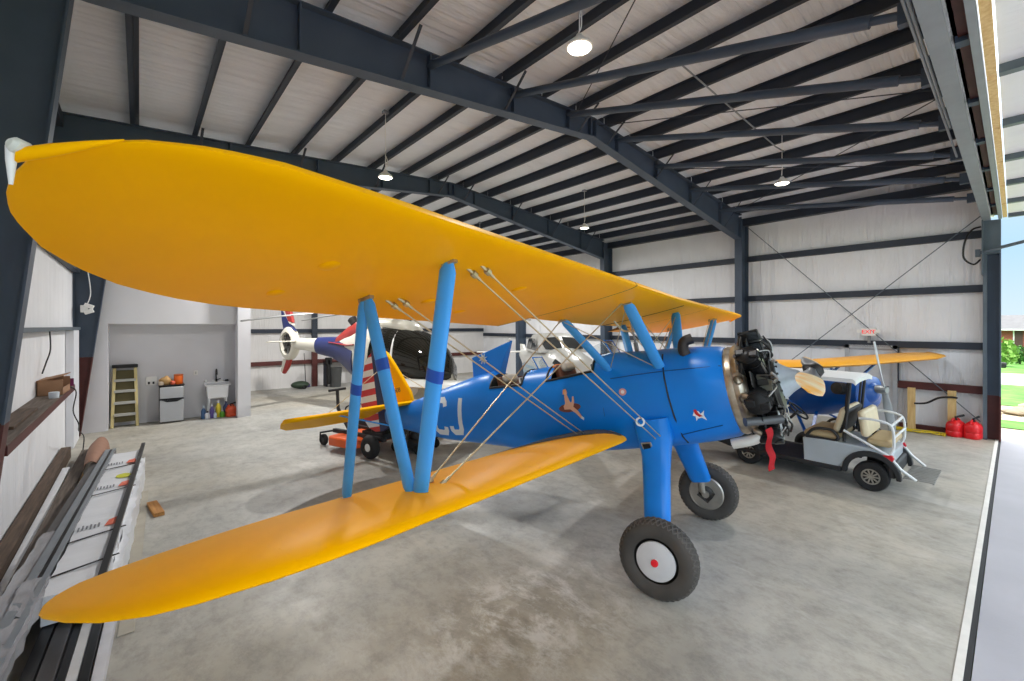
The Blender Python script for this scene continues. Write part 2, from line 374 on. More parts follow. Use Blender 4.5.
mb = MB(); mb.span((-7.5, -4.7, .06), (7.4, -.0, .16)); mb.build('door_skin', doorliner, dr, smooth=0)
for x in [-7.0 + i * 1.6 for i in range(10)]:
    mb = MB(); mb.span((x - .05, -4.7, -.02), (x + .05, 0, .06)); mb.build('door_girt', galv2, dr, smooth=0)
for i in range(9):
    mb = MB(); x = -6.95 + i * 1.6; mb.span((x, .012, -.02), (x + 1.5, .075, .05)); mb.build('wood_nailer', wood_y, dr, smooth=0)
mb = MB(); a = V((13.8, .53, 4.03)); mb.tube([a, a + V((-.2, -.66, .14)), a + V((-.5, -1.7, .36))], .035, 10); mb.tube([a + V((-.5, -1.7, .36)), a + V((-.8, -2.8, .69))], .02, 10); mb.box(a, (.1, .08, .16))
tag(mb.build('door_lift_ram', galv2), 'grey hydraulic ram from corner column up to the overhead door', 'hydraulic ram')
mb = MB(); mb.tube(smooth_path([(13.95, .5, 4.62), (13.8, .62, 4.55), (13.7, .72, 4.3), (13.72, .74, 3.95), (13.85, .6, 3.8), (13.9, .5, 3.9)]), .018, 8)
tag(mb.build('hydraulic_hose', black_p), 'black hose looping beside the top of the corner column', 'hose')
# --- exit door
d1 = MB(); d1.span((XR - .07, 1.97, 0), (XR - .03, 2.83, 1.88)); dd = S(d1.build('door_1', M('grey_door', (196, 197, 200), .5), smooth=0), 'pale grey exit door in the long wall behind the blue airplane', 'door')
mb = MB(); mb.span((XR - .12, 1.88, 0), (XR - .005, 1.97, 1.97)); mb.span((XR - .12, 2.83, 0), (XR - .005, 2.92, 1.97)); mb.span((XR - .12, 1.88, 1.88), (XR - .005, 2.92, 1.97)); mb.build('door_frame', M('grey_door_frame', (176, 178, 182), .5), dd, smooth=0)
mb = MB(); mb.tube([(XR - .12, 2.05, .95), (XR - .12, 2.15, .95)], .012, 8); mb.tube([(XR - .12, 2.05, .95), (XR - .07, 2.05, .95)], .012, 8); mb.build('door_handle', galv, dd)
mb = MB(); mb.span((XR - .12, 1.86, 1.05), (XR - .005, 1.875, 1.99)); mb.build('door_post', steel_d, dd, smooth=0)
# exit sign
ex = thing('exit_sign', 'white EXIT sign with red letters and two lamp heads above the door', 'exit sign', (XR - .16, 2.42, 2.30))
mb = MB(); mb.box((0, 0, 0), (.06, .30, .2)); mb.build('sign_body', white_p, ex, .01)
mb = MB(); mb.box((.05, 0, -.18), (.06, .06, .2)); mb.build('mount', galv, ex)
for s in (-1, 1):
    mb = MB(); mb.lathe([(.02, .03), (.04, 0), (.045, -.03)], (-.02, s * .19, .02), (1, 0, 0), 14); mb.build('lamp_head', white_p, ex)
def text_obj(name, txt, size, mat, parent, loc, rot, ext=.002):
    cu = bpy.data.curves.new(name, 'FONT'); cu.body = txt; cu.size = size; cu.align_x = 'CENTER'; cu.align_y = 'CENTER'; cu.extrude = ext
    o = bpy.data.objects.new(name, cu); COL.objects.link(o); dg = bpy.context.evaluated_depsgraph_get()
    me = bpy.data.meshes.new_from_object(o.evaluated_get(dg)); bpy.data.objects.remove(o)
    o = bpy.data.objects.new(name, me); COL.objects.link(o); me.materials.clear(); me.materials.append(mat)
    o.location = loc; o.rotation_euler = rot; o.parent = parent; return o
text_obj('sign_lettering', 'EXIT', .135, M('exit_red', (214, 32, 38), .5, emit=.6), ex, (-.033, 0, 0), (PI / 2, 0, -PI / 2), .002)
# --- lamps
lamp_em = M('lamp_lens', (255, 248, 232), .4, emit=6, var=0)
def lamp(x, y, z, label, power=1):
    t = thing('pendant_lamp', label, 'pendant lamp', (x, y, z), 0, 'high bay pendant lamps')
    mb = MB(); mb.lathe([(.03, .13), (.045, .1), (.07, .08), (.12, .035), (.135, .0), (.125, -.005)], (0, 0, 0), (0, 0, 1), 28); mb.build('lamp_housing', white_p, t)
    mb = MB(); mb.lathe([(.118, -.004), (.11, -.012), (.0, -.016)], (0, 0, 0), (0, 0, 1), 28); mb.build('lens', lamp_em, t)
    top = ztop(x) - z + .1
    mb = MB(); mb.tube([(0, 0, .16), (0, 0, top)], .006, 6); mb.tube(smooth_path([(0, .01, .16), (.05, .02, .24), (.03, .0, .34), (0, 0, .4)]), .006, 6); mb.build('cord', white_p, t)
    mb = MB(); mb.box((0, 0, top), (.1, .1, .05)); mb.build('junction_box', galv, t, .005)
    ld = bpy.data.lights.new('lamp_light', 'AREA'); ld.shape = 'DISK'; ld.size = .24; ld.energy = power * LAMP; ld.color = (1, .985, .96)
    lo = bpy.data.objects.new('lamp_light', ld); COL.objects.link(lo); lo.location = (0, 0, -.03); lo.parent = t
LAMPS = [(3.32, 2.83, 5.22, 'glowing pendant lamp near the door header, largest of the lamps', .15), (3.45, 7.6, 5.2, 'glowing pendant lamp hanging over the upper yellow wing', .5),
         (9.6, 8.0, 5.24, 'small glowing pendant lamp beyond the main roof beam', .5), (9.6, 3.0, 5.26, 'glowing pendant lamp under the strut pipes near the long wall', .35),
         (3.5, 13, 5.2, 'added unseen pendant lamp in front of the office partition', 1.15), (9.6, 13, 5.2, 'added unseen pendant lamp deep in the hangar by the long wall', 1.4)]  # third row added, hidden behind the wing, to brighten the hangar's far end
for a in LAMPS: lamp(*a)
# --- office partition with recess
mb = MB()
mb.span((XL, 13.8, 2.5), (2.29, 13.95, 5.9)); mb.span((XL, 13.8, 0), (-.56, 13.95, 2.5)); mb.span((1.99, 13.55, 0), (2.29, 13.95, 5.9))
mb.span((2.15, 13.95, 0), (2.29, YB, 5.9)); mb.span((XL, 14.4, 0), (2.15, 14.5, 2.6)); mb.span((-.66, 13.95, 0), (-.56, 14.4, 2.5)); mb.span((XL, 13.95, 2.5), (2.15, 14.4, 2.6))
S(mb.build('wall_office', drywall, smooth=0), 'smooth grey white office partition with a shallow recess', 'wall')
# ================================================================ the biplane
yellow = M('wing_yellow', (255, 184, 0), .4, 0, .05, 2, .03, 9, spec=.06)
blue = M('fuselage_blue', (10, 126, 222), .34, 0, .08, 2.5, spec=.4)
blue_lit = M('strut_blue_lit', (66, 160, 240), .36, 0, .05, 3, spec=.4)  # fuselage blue made paler: light falling on the struts put into the colour
blue_d = M('tape_dark_blue', (24, 78, 178), .4, 0, .1)
navy = M('navy_paint', (18, 32, 86), .4, 0, .1)
red_p = M('red_paint', (196, 38, 36), .4, 0, .08)
white_d = M('white_decal', (226, 230, 234), .45, 0, .04)
alu = M('brushed_metal', (190, 186, 178), .3, .85, .25, 6)
bronze = M('heat_stained_metal', (214, 204, 186), .32, .75, 0, 7, rgb2=(152, 134, 112))
eng_blk = M('engine_black', (24, 24, 26), .38, .2, .4, 10)
eng_gry = M('engine_grey_casting', (186, 196, 204), .42, .3, .2, 7)
eng_dk = M('oily_dark_metal', (70, 68, 66), .4, .6, .4, 12)
wire_m = M('wire_steel', (190, 180, 150), .35, .6, .1)
leather = M('brown_leather', (112, 66, 44), .55, 0, .2, 8)
dusty = M('dusty_yellow', (226, 172, 62), .5, 0, 0, 5, rgb2=(206, 150, 60))
walk_m = M('black_wing_walk', (62, 60, 62), .75, 0, .2, 10)
dark_in = M('cockpit_dark', (30, 32, 34), .7, 0, .1)
glass = M('clear_plexiglass', (235, 242, 245), .05, 0, 0, trans=.95, ior=1.1)
px0, py0, yw, pit, rol, sc = 4.531, 2.309, rad(-76.127), rad(13.18), rad(-1.879), 1.005
Xa = V((math.cos(yw) * math.cos(pit), math.sin(yw) * math.cos(pit), math.sin(pit)))
Y0 = V((-math.sin(yw), math.cos(yw), 0)); Z0 = Xa.cross(Y0)
Ya = Y0 * math.cos(rol) + Z0 * math.sin(rol); Za = Xa.cross(Ya)
PM = Matrix.Translation((px0, py0, 0)) @ Matrix((Xa, Ya, Za)).transposed().to_4x4() @ Matrix.Scale(sc, 4)
PMi = PM.inverted()
bp = thing('biplane', 'blue and yellow open cockpit biplane with exposed radial engine, parked in the hangar', 'biplane', mat=PM)
def airfoil(n=16, t=.13, m=.02, p=.2):
    out = []
    for i in range(n + 1):
        u = .5 * (1 - math.cos(PI * i / n))
        yt = 5 * t * (.2969 * math.sqrt(u) - .126 * u - .3516 * u * u + .2843 * u ** 3 - .1036 * u ** 4)
        yc = m / p ** 2 * (2 * p * u - u * u) if u < p else m / (1 - p) ** 2 * (1 - 2 * p + 2 * p * u - u * u)
        out.append((u, yc + yt, yc - yt))
    return out
AF = airfoil(40)
def afz(u, t=.13):
    a, b = interp(AF, u)
    return a, b * .4
def wing_ring(y, le, te, z, ts, u0=0., u1=1.):
    c = le - te; ts = ts * TK[0]; us = [u0 + (u1 - u0) * .5 * (1 - math.cos(PI * i / 16)) for i in range(17)]
    up, lo = [], []
    for u in us:
        a, b = afz(u); up.append(V((le - u * c, y, z + a * 1.48 * ts))); lo.append(V((le - u * c, y, z + b * 1.48 * ts)))
    return up[::-1] + lo[1 if u0 == 0 else 0:]
def planform(letab, tetab, s): return interp(letab, s)[0], interp(tetab, s)[0]
TK = [1.]
ULE = [(0, .525), (4.0, .525), (4.33, .52), (4.45, .503), (4.565, .474), (4.66, .43), (4.74, .365), (4.795, .29), (4.835, .20), (4.855, .075)]
UTE = [(0, -1.0), (3.8, -1.0), (4.0, -.975), (4.2, -.915), (4.35, -.84), (4.47, -.76), (4.63, -.593), (4.74, -.42), (4.81, -.245), (4.84, -.145), (4.855, -.03)]
UZ = lambda s: 2.675 + math.tan(rad(.683)) * s
LLE = [(0, -.36), (.42, -.34), (.55, -.25), (.68, -.16), (.82, -.10), (1.0, -.07), (3.8, -.07), (4.0, -.085), (4.2, -.12), (4.4, -.19), (4.513, -.266), (4.606, -.41), (4.66, -.58), (4.69, -.76)]
LTE = [(0, -1.59), (3.5, -1.59), (3.8, -1.55), (4.0, -1.50), (4.245, -1.42), (4.4, -1.35), (4.52, -1.27), (4.6, -1.15), (4.655, -1.02), (4.69, -.85)]
TTL = [(0, 1.), (3.9, 1.), (4.2, .86), (4.4, .62), (4.55, .40), (4.64, .24), (4.69, .08)]
LZ = lambda s: 1.317 + math.tan(rad(1.707)) * s
TT = [(0, 1.), (3.9, 1.), (4.3, .86), (4.5, .66), (4.65, .42), (4.72, .3), (4.86, .1)]
def wing_mesh(name, side, ys, LEt, TEt, Zf, u0=0., u1=1., mat=None, parent=None):
    mb = MB(); mb.loft([wing_ring(side * s, *planform(LEt, TEt, s), Zf(s), interp(TTL if LEt is LLE else TT, s)[0], u0, u1) for s in ys])
    return mb.build(name, mat or yellow, parent or bp, smooth=50)
ysU = [1.42, 2.2, 2.8, 3.4, 3.85, 4.0, 4.1, 4.2, 4.33, 4.4, 4.47, 4.55, 4.6, 4.66, 4.7, 4.74, 4.77, 4.795, 4.815, 4.835, 4.845, 4.855]
for sd in (-1, 1):
    TK[0] = 1.
    w = wing_mesh('upper_wing', sd, ysU, ULE, UTE, UZ)
    # thin tank-strap style root edge strip
    mb = MB(); r = wing_ring(sd * 1.405, .527, -1.003, UZ(1.405), 1.02); r2 = wing_ring(sd * 1.42, .527, -1.003, UZ(1.42), 1.02); mb.loft([r, r2]); mb.build('wing_root_strip', M('root_gap_dark', (110, 70, 10), .6), w, smooth=50)
    TK[0] = .76
    w = wing_mesh('lower_wing', sd, [.40, .48, .55, .62, .68, .75, .82, .9, 1.0, 1.2, 2.0, 2.0001], LLE, LTE, LZ)
    wing_mesh('wing_panel', sd, [2.0, 2.8, 3.5, 3.8, 4.0, 4.1], LLE, LTE, LZ, 0, .755, parent=w)
    wing_mesh('aileron', sd, [2.01, 2.8, 3.5, 3.8, 4.0, 4.095], LLE, LTE, LZ, .762, 1.0, parent=w)
    wing_mesh('wing_tip', sd, [4.1, 4.2, 4.3, 4.4, 4.46, 4.513, 4.56, 4.606, 4.635, 4.66, 4.678, 4.69], LLE, LTE, LZ, parent=w)
    # black wing walk at the root
    mb = MB(); secs = []
    for s in (.42, .5, .58, .66, .74, .82, .9, .96, 1.02, 1.1, 1.2, 1.3):
        le_, te_ = planform(LLE, LTE, s); u_lo = .03 + max(0, (s - .84)) ** .7 * 1.4; ring = []
        for k in range(11):
            u = min(.97, u_lo + (.97 - u_lo) * k / 10); ring.append(V((le_ - u * (le_ - te_), sd * s, LZ(s) + afz(u)[0] * 1.48 * .76 + .006)))
        secs.append(ring)
    mb.loft(secs, caps=False, closed=False); mb.build('wing_walk', walk_m, w, smooth=50)
TK[0] = 1.
# small bumps (inspection covers) under the near upper wing
for (x, y) in ((-.1, -3.85), (-.62, -3.85), (.05, -2.5), (-.62, -2.4), (-.45, -2.9)):
    mb = MB(); u = (.525 - x) / 1.525; mb.ball((x, y, UZ(-y) + afz(u)[1] * 1.48), .065, .045, .011, 16, 6); mb.build('inspection_cover', yellow, bp)
# centre section
mb = MB()
mb.loft([wing_ring(y, .525, -1.0, UZ(abs(y)), 1., 0, .74) for y in (-1.405, -.8, 0, .8, 1.405)]); cs = mb.build('centre_section', yellow, bp, smooth=50)
for y in (.35,):
    mb = MB(); mb.loft([[V((.525 - u * 1.525, y + dy, UZ(abs(y)) + afz(u)[1] * 1.48 - dz)) for dy, dz in ((-.012, 0), (.012, 0), (.012, .004), (-.012, .004))] for u in [.05 + .69 * k / 10 for k in range(11)]])
    mb.build('tank_strap', M('strap_brown', (120, 74, 20), .6), cs)
mb = MB(); mb.tube(smooth_path([(.2, -.5, 2.58), (.12, -.42, 2.5), (.15, -.36, 2.3), (.2, -.3, 2.14)]), .012, 6); mb.tube(smooth_path([(-.1, -.5, 2.6), (-.1, -.3, 2.5), (.1, -.38, 2.42), (.22, -.34, 2.12)]), .012, 6); mb.build('fuel_line', M('cream_tube', (220, 206, 176), .4), bp)
mb = MB(); mb.tube([(-.1, 0, 2.6), (-.1, 0, 2.35)], .012, 6); mb.box((-.1, 0, 2.3), (.04, .04, .12)); mb.build('fuel_gauge', galv, bp)
# nav light and pitot at the near tip
for sd in (-1, 1):
    o = V((.24, sd * 4.85, UZ(4.86) - .004))
    nl = MB(); nl.lathe([(.008, -.024), (.016, -.018), (.021, 0), (.019, .022), (.010, .03)], o, (.5, sd * .85, .1), 16); nv = nl.build('wing_tip_light', M('lamp_white', (214, 216, 206), .3), bp)
    nl = MB(); dn = (PMi.to_3x3() @ V((0, 0, -1))).normalized(); nl.tube([o + V((0, sd * .018, -.0)), o + V((-.005, sd * .02, 0)) + dn * .03, o + V((-.012, sd * .02, 0)) + dn * .085], [.013, .010, .004], 10); nl.build('light_shroud', white_p, nv)
    nl = MB(); nl.loft([[V((.40 - .17 * k + r * .8 * math.cos(t), sd * (4.70 + .165 * k), UZ(4.7) + .004 - .022 * k + r * .6 * math.sin(t))) for t in [2 * PI * j / 12 for j in range(12)]] for k, r in ((0, .004), (.35, .018), (.7, .028), (1.0, .029))]); nl.build('light_fairing', yellow, bp)
# struts
def strut(name, p, q, ch, th, band=None, m=None):
    p, q = V(p), V(q); d = (q - p).normalized(); f = V((1, 0, 0)); f = (f - d * f.dot(d)).normalized(); s = d.cross(f)
    def ring(o, k): return [o + f * (ch / 2 * math.cos(t) * k) + s * (th / 2 * math.sin(t) * k) for t in [2 * PI * i / 18 for i in range(18)]]
    L = (q - p).length; mb = MB(); mb.loft([ring(p, .5), ring(p + d * .06, 1), ring(p + d * (L * .5), 1.05), ring(q - d * .06, 1), ring(q, .5)])
    o = mb.build(name, m or blue_lit, bp, smooth=50)
    if band:
        mb = MB(); mb.loft([ring(p + d * (L * band), 1.09), ring(p + d * (L * band + .07), 1.09)]); mb.build('tape_band', blue_d, o, smooth=50)
    for e_ in (p, q): mb = MB(); mb.box(e_, (.09, .03, .05)); mb.build('strut_fitting', alu, o)
    return o
for sd in (-1, 1):
    fb, ft = (-.39, sd * 3.25, 1.455), (.21, sd * 3.359, 2.70); rb, rt = (-1.137, sd * 3.242, 1.445), (-.53, sd * 3.359, 2.70)
    strut('interplane_strut', fb, ft, .11, .055, .52); strut('interplane_strut', rb, rt, .085, .05, .55)
    strut('interplane_strut', (-.46, sd * 3.245, 1.475), (-.50, sd * 3.359, 2.70), .10, .05, .62)
    strut('cabane_strut', (.24, sd * .36, 1.955), (.21, sd * .861, 2.67), .12, .06); strut('cabane_strut', (-.32, sd * .36, 2.035), (-.53, sd * .861, 2.675), .10, .05)
    # wires
    wires = [((.21, sd * 3.17, 2.70), (.11, sd * .46, 1.26), .05), ((-.50, sd * 3.17, 2.70), (-.62, sd * .46, 1.26), .05),
             ((-.42, sd * 3.1, 1.46), (.18, sd * .90, 2.67), .0), ((-.52, sd * 3.1, 1.48), (-.52, sd * .90, 2.67), .0)]
    for p, q, off in wires:
        for k in ((-1, 1) if off else (0,)):
            mb = MB(); a = V(p) + V((k * off * .7, k * .02, 0)); b = V(q) + V((k * off * .5, 0, k * .012)); mb.tube([a, b], .0055, 6)
            d = (b - a).normalized(); mb.tube([a, a + d * .13], .010, 6); mb.tube([b - d * .1, b], .009, 6); mb.tube([a + d * .06, a + d * .09], .02, 8); mb.build('flying_wire' if off else 'landing_wire', wire_m, bp)
    for p, q in (((.24, sd * .38, 1.97), (-.52, sd * .86, 2.64)), ((-.32, sd * .38, 2.05), (.20, sd * .86, 2.64)), ((.24, sd * .38, 1.99), (.21, -sd * .86, 2.64))):
        mb = MB(); mb.tube([p, q], .005, 6); mb.build('cabane_wire', wire_m, bp)
# spreaders on the near wires
mb = MB(); mb.torus((.135, -.98, 1.52), (.3, -1, .2), .035, .009, 20, 6); mb.build('wire_ring', white_d, bp)
# fuselage
FS = [(.84, 2.11, 1.21, .445, 2.1), (.8, 2.13, 1.19, .46, 2.15), (.6, 2.17, 1.165, .465, 2.3), (.3, 2.21, 1.15, .465, 2.45), (-.06, 2.25, 1.145, .46, 2.5), (-.42, 2.30, 1.145, .45, 2.5), (-.55, 2.30, 1.145, .45, 2.5), (-.62, 2.30, 1.145, .447, 2.5),
      (-.8, 2.29, 1.147, .443, 2.5), (-1.0, 2.285, 1.15, .44, 2.5), (-1.15, 2.28, 1.155, .435, 2.5), (-1.22, 2.28, 1.158, .433, 2.5), (-1.45, 2.29, 1.17, .425, 2.5), (-1.62, 2.29, 1.19, .42, 2.5), (-1.68, 2.29, 1.2, .418, 2.5), (-1.9, 2.30, 1.23, .407, 2.5), (-2.1, 2.31, 1.265, .395, 2.5), (-2.2, 2.32, 1.285, .388, 2.4),
      (-2.27, 2.39, 1.295, .382, 2.3), (-2.7, 2.37, 1.365, .355, 2.2), (-3.4, 2.285, 1.475, .295, 2.2), (-4.1, 2.20, 1.62, .215, 2.2), (-4.7, 2.15, 1.775, .12, 2.2), (-5.05, 2.12, 1.87, .05, 2.1)]
NS = 48
def fsec(x):
    f = sorted(FS); return interp(f, x)
def fring(x, grow=0):
    zt, zb, hw, n = fsec(x); zc = zb + (zt - zb) * .5; hh = (zt - zb) / 2 + grow; hw += grow; out = []
    for k in range(NS):
        t = 2 * PI * k / NS + PI / 2; c, s = math.cos(t), math.sin(t)
        out.append(V((x, hw * math.copysign(abs(c) ** (2 / n), c), zc + hh * math.copysign(abs(s) ** (2 / n), s))))
    return out
def side_y(x, z, grow=.004):
    zt, zb, hw, n = fsec(x); zc = (zt + zb) / 2; hh = (zt - zb) / 2
    return -(hw * max(0, 1 - abs((z - zc) / hh) ** n) ** (1 / n) + grow)
rings = [fring(f[0]) for f in FS]; n = NS
mb = MB(); vs = [p for r in rings for p in r]; fs = []; CUT = 7
def cock(x): return -1.17 < x < -.57 or -2.23 < x < -1.63
for i in range(len(FS) - 1):
    xm = (FS[i][0] + FS[i + 1][0]) / 2
    for j in range(n):
        k = (j + 1) % n; top = (j < CUT or j >= n - CUT)
        if top and cock(xm): continue
        fs.append((i * n + j, i * n + k, (i + 1) * n + k, (i + 1) * n + j))
fs.append(tuple(range(n))); fs.append(tuple(range((len(FS) - 1) * n, len(FS) * n)))
mb.add(vs, fs); fus = mb.build('fuselage', blue, bp, smooth=45)
for (xa, xb, nm) in ((-.55, -1.22, 'front'), (-1.62, -2.27 + .06, 'rear')):
    xs = [f[0] for f in FS if xb - .001 <= f[0] <= xa + .001]
    L1 = [fring(x)[CUT] for x in xs]; R1 = [fring(x)[-CUT] for x in xs]
    fr = fring(xs[0]); rr = fring(xs[-1])
    loop = L1 + [rr[k] for k in range(CUT - 1, -1, -1)] + [rr[-k] for k in range(1, CUT)] + R1[::-1] + [fr[-k] for k in range(CUT - 1, 0, -1)] + [fr[k] for k in range(0, CUT)]
    m2 = MB(); m2.loft([loop, [V((p.x, p.y * .97, p.z - .08)) for p in loop], [V((p.x, p.y * .95, 1.55)) for p in loop]], caps=False)
    m2.add([V((p.x, p.y * .95, 1.55)) for p in loop], [tuple(range(len(loop)))]); ck = m2.build('cockpit_tub', dark_in, bp)
    m2 = MB(); m2.tube(loop + [loop[0]], .017, 8); m2.build('cockpit_rim', M('rim_leather', (30, 28, 28), .5), ck)
    m2 = MB(); m2.box(((xs[-1]) + .13, 0, 2.0), (.09, .44, .56), Matrix.Rotation(-.15, 3, 'Y')); m2.build('seat_back', leather, ck, .03)
    m2 = MB(); m2.box(((xs[-1]) + .17, -.04, 2.24), (.09, .3, .12), Matrix.Rotation(-.15, 3, 'Y')); m2.build('seat_cushion', M('cream_cushion', (214, 204, 190), .7), ck, .04)
    m2 = MB(); m2.span((xs[0] - .05, -.3, 1.9), (xs[0] - .02, .3, 2.2)); m2.build('instrument_panel', black_p, ck, .01)
m2 = MB(); m2.box((-1.16, -.05, 2.24), (.10, .28, .1)); m2.build('orange_cushion', M('orange_fabric', (224, 122, 30), .7), bp, .03)['label'] = 'orange cushion'
# windscreens
for x0, zz in ((-.36, 2.29), (-1.45, 2.28)):
    m2 = MB()
    for s in (-1, 1): m2.prism([(0, 0), (.2, 0), (.16, .16), (.03, .2)], (x0, s * .13, zz - .03), (-.95, s * .5, 0), (-.35, -s * .05, .9), (.004, 0, .002))
    m2.prism([(-.13, 0), (.13, 0), (.12, .2), (-.12, .2)], (x0, 0, zz - .02), (0, 1, 0), (-.35, 0, .9), (.004, 0, .002)); wsn = m2.build('windscreen', glass, bp, smooth=0)
    m2 = MB(); m2.tube([(x0, -.13, zz - .02), (x0 - .08, -.12, zz + .17), (x0 - .08, .12, zz + .17), (x0, .13, zz - .02)], .008, 6); m2.build('windscreen_frame', blue, wsn)
# headrest fairing with star
m2 = MB()
def hr(k): return [V((x, y * w, z)) for (x, z, w) in ((-2.745, 2.30, .5), (-2.735, 2.665, .1), (-2.32, 2.71, .25), (-1.915, 2.77, .3), (-2.10, 2.48, .8), (-2.245, 2.22, 1.)) for y in (k,)]
m2.loft([hr(-.085), hr(.085)]); hd = m2.build('headrest_fairing', blue, bp, .012, smooth=30)
def disc_poly(n, r0, r1, rot=0): return [((r0 if k % 2 == 0 else r1) * math.cos(rot + PI * k / n), (r0 if k % 2 == 0 else r1) * math.sin(rot + PI * k / n)) for k in range(2 * n)]
m2 = MB(); m2.prism(disc_poly(8, .085, .03, .2), (-2.46, -.075, 2.60), (1, 0, 0), (0, 0, 1), (0, .02, 0)); st = m2.build('star_emblem', M('silver_emblem', (222, 222, 214), .3, .2), hd, smooth=0)
m2 = MB(); m2.prism([(.03 * math.cos(t), .03 * math.sin(t)) for t in [2 * PI * k / 12 for k in range(12)]], (-2.46, -.08, 2.60), (1, 0, 0), (0, 0, 1), (0, .01, 0)); m2.build('emblem_centre', bronze, st, smooth=0)
m2 = MB(); m2.tube([(-1.96, -.02, 2.76), (-1.93, -.02, 2.79)], .018, 8); m2.build('beacon', white_p, hd)
# cowl strap, seams
def strip_on(pts, w, m, name, parent=bp):
    mb = MB(); mb.tube([(x, side_y(x, z, .004), z) for x, z in pts], w, 5); return mb.build(name, m, parent)
strip_on([(.27, 2.15), (.275, 2.07), (.285, 1.9), (.29, 1.7), (.30, 1.5), (.31, 1.28), (.32, 1.2)], .010, black_p, 'cowl_strap', fus)
strip_on([(-.32, 1.99), (0, 1.985), (.27, 1.975), (.55, 1.955), (.83, 1.93)], .005, M('seam_blue', (10, 70, 130), .5), 'panel_seam', fus)
strip_on([(.31, 1.30), (.5, 1.33), (.72, 1.36)], .005, MATS['seam_blue'], 'panel_seam', fus)
strip_on([(-.47, 1.2), (-.47, 1.6), (-.46, 1.95)], .003, MATS['seam_blue'], 'panel_seam', fus)
# lettering and marks on the near side, laid on the skin
def stroke(mb, pts, w, slant=0):
    pts = [V((p[0], p[1], 0)) for p in pts]; Lp, Rp = [], []
    for i, p in enumerate(pts):
        d1 = (pts[min(i + 1, len(pts) - 1)] - p); d0 = (p - pts[max(i - 1, 0)])
        d1 = d1.normalized() if d1.length else d0.normalized(); d0 = d0.normalized() if d0.length else d1
        nn = V((-(d0.y + d1.y), d0.x + d1.x, 0)).normalized(); kk = w / 2 / max(.5, nn.dot(V((-d1.y, d1.x, 0))))
        Lp.append(p + nn * kk); Rp.append(p - nn * kk)
    vs = [(q.x, side_y(q.x, q.y, .004), q.y) for a, b in zip(Lp, Rp) for q in (a, b)]
    mb.add(vs, [(2 * i, 2 * i + 1, 2 * i + 3, 2 * i + 2) for i in range(len(pts) - 1)])
def dens(pts, n=5):
    out = []
    for a, b in zip(pts, pts[1:]): out += [(a[0] + (b[0] - a[0]) * k / n, a[1] + (b[1] - a[1]) * k / n) for k in range(n)]
    return out + [pts[-1]]
m2 = MB(); stroke(m2, dens([(-3.165, 2.0), (-3.17, 2.06), (-3.21, 2.105), (-3.38, 2.115), (-3.43, 2.06), (-3.47, 1.69), (-3.43, 1.635), (-3.27, 1.61), (-3.225, 1.65), (-3.215, 1.70)]), .088)
m2.build('registration_letter', white_d, fus, smooth=0)
m2 = MB(); stroke(m2, dens([(-2.80, 2.085), (-2.875, 1.64), (-2.92, 1.59), (-3.055, 1.60), (-3.085, 1.645), (-3.08, 1.70)]), .088); m2.build('registration_letter', white_d, fus, smooth=0)
skin = M('painted_skin', (226, 178, 152), .5, 0, .05); redbrown = M('painted_brown', (120, 66, 56), .5, 0, .1)
def decal(poly, m, name, g=.004, parent=fus):
    mb = MB(); cx = sum(p[0] for p in poly) / len(poly); cz = sum(p[1] for p in poly) / len(poly)
    vs = [(cx, side_y(cx, cz, g), cz)] + [(x, side_y(x, z, g), z) for x, z in poly]; mb.add(vs, [(0, i, i % len(poly) + 1) for i in range(1, len(poly) + 1)])
    return mb.build(name, m, parent, smooth=0)
def circ(cx, cz, rx, rz, n=14, t0=0): return [(cx + rx * math.cos(2 * PI * k / n + t0), cz + rz * math.sin(2 * PI * k / n + t0)) for k in range(n)]
decal(circ(-.905, 1.735, .155, .052), redbrown, 'painted_cushion', .004)
fig = decal([(-.955, 1.885), (-.915, 1.89), (-.90, 1.83), (-.905, 1.785), (-.86, 1.80), (-.845, 1.86), (-.825, 1.86), (-.83, 1.79), (-.85, 1.74), (-.80, 1.69), (-.765, 1.63), (-.75, 1.60), (-.775, 1.59), (-.83, 1.66), (-.90, 1.715), (-.98, 1.72), (-.985, 1.76), (-.955, 1.79)], skin, 'painted_figure', .006)
decal(circ(-.935, 1.915, .026, .032), skin, 'painted_head', .007, fig); decal([(-.965, 1.955), (-.925, 1.96), (-.91, 1.93), (-.94, 1.935), (-.955, 1.90), (-.972, 1.90)], M('painted_hair', (226, 170, 120), .5), 'painted_hair', .008, fig)
decal([(-.765, 1.625), (-.735, 1.60), (-.745, 1.57), (-.775, 1.595)], white_d, 'painted_shoe', .007, fig)
bd = decal([(.505, 1.535), (.545, 1.53), (.56, 1.50), (.60, 1.53), (.585, 1.485), (.60, 1.43), (.56, 1.46), (.52, 1.455), (.50, 1.43), (.505, 1.48), (.48, 1.49)], white_d, 'painted_bird', .005)
decal([(.50, 1.545), (.525, 1.55), (.545, 1.50), (.575, 1.475), (.54, 1.47), (.51, 1.50)], red_p, 'painted_bird_body', .007, bd)
bg = decal(circ(-.195, 1.825, .045, .04), M('painted_pink', (216, 160, 160), .5), 'round_badge', .005); decal(circ(-.195, 1.825, .022, .02), white_d, 'badge_centre', .007, bg)
# black intake elbow on the cowl
m2 = MB(); m2.tube(smooth_path([(.50, -.26, 2.10), (.49, -.27, 2.17), (.52, -.27, 2.24), (.60, -.25, 2.26)]), .055, 12); m2.build('intake_elbow', M('dark_brown_black', (52, 46, 44), .5), bp)
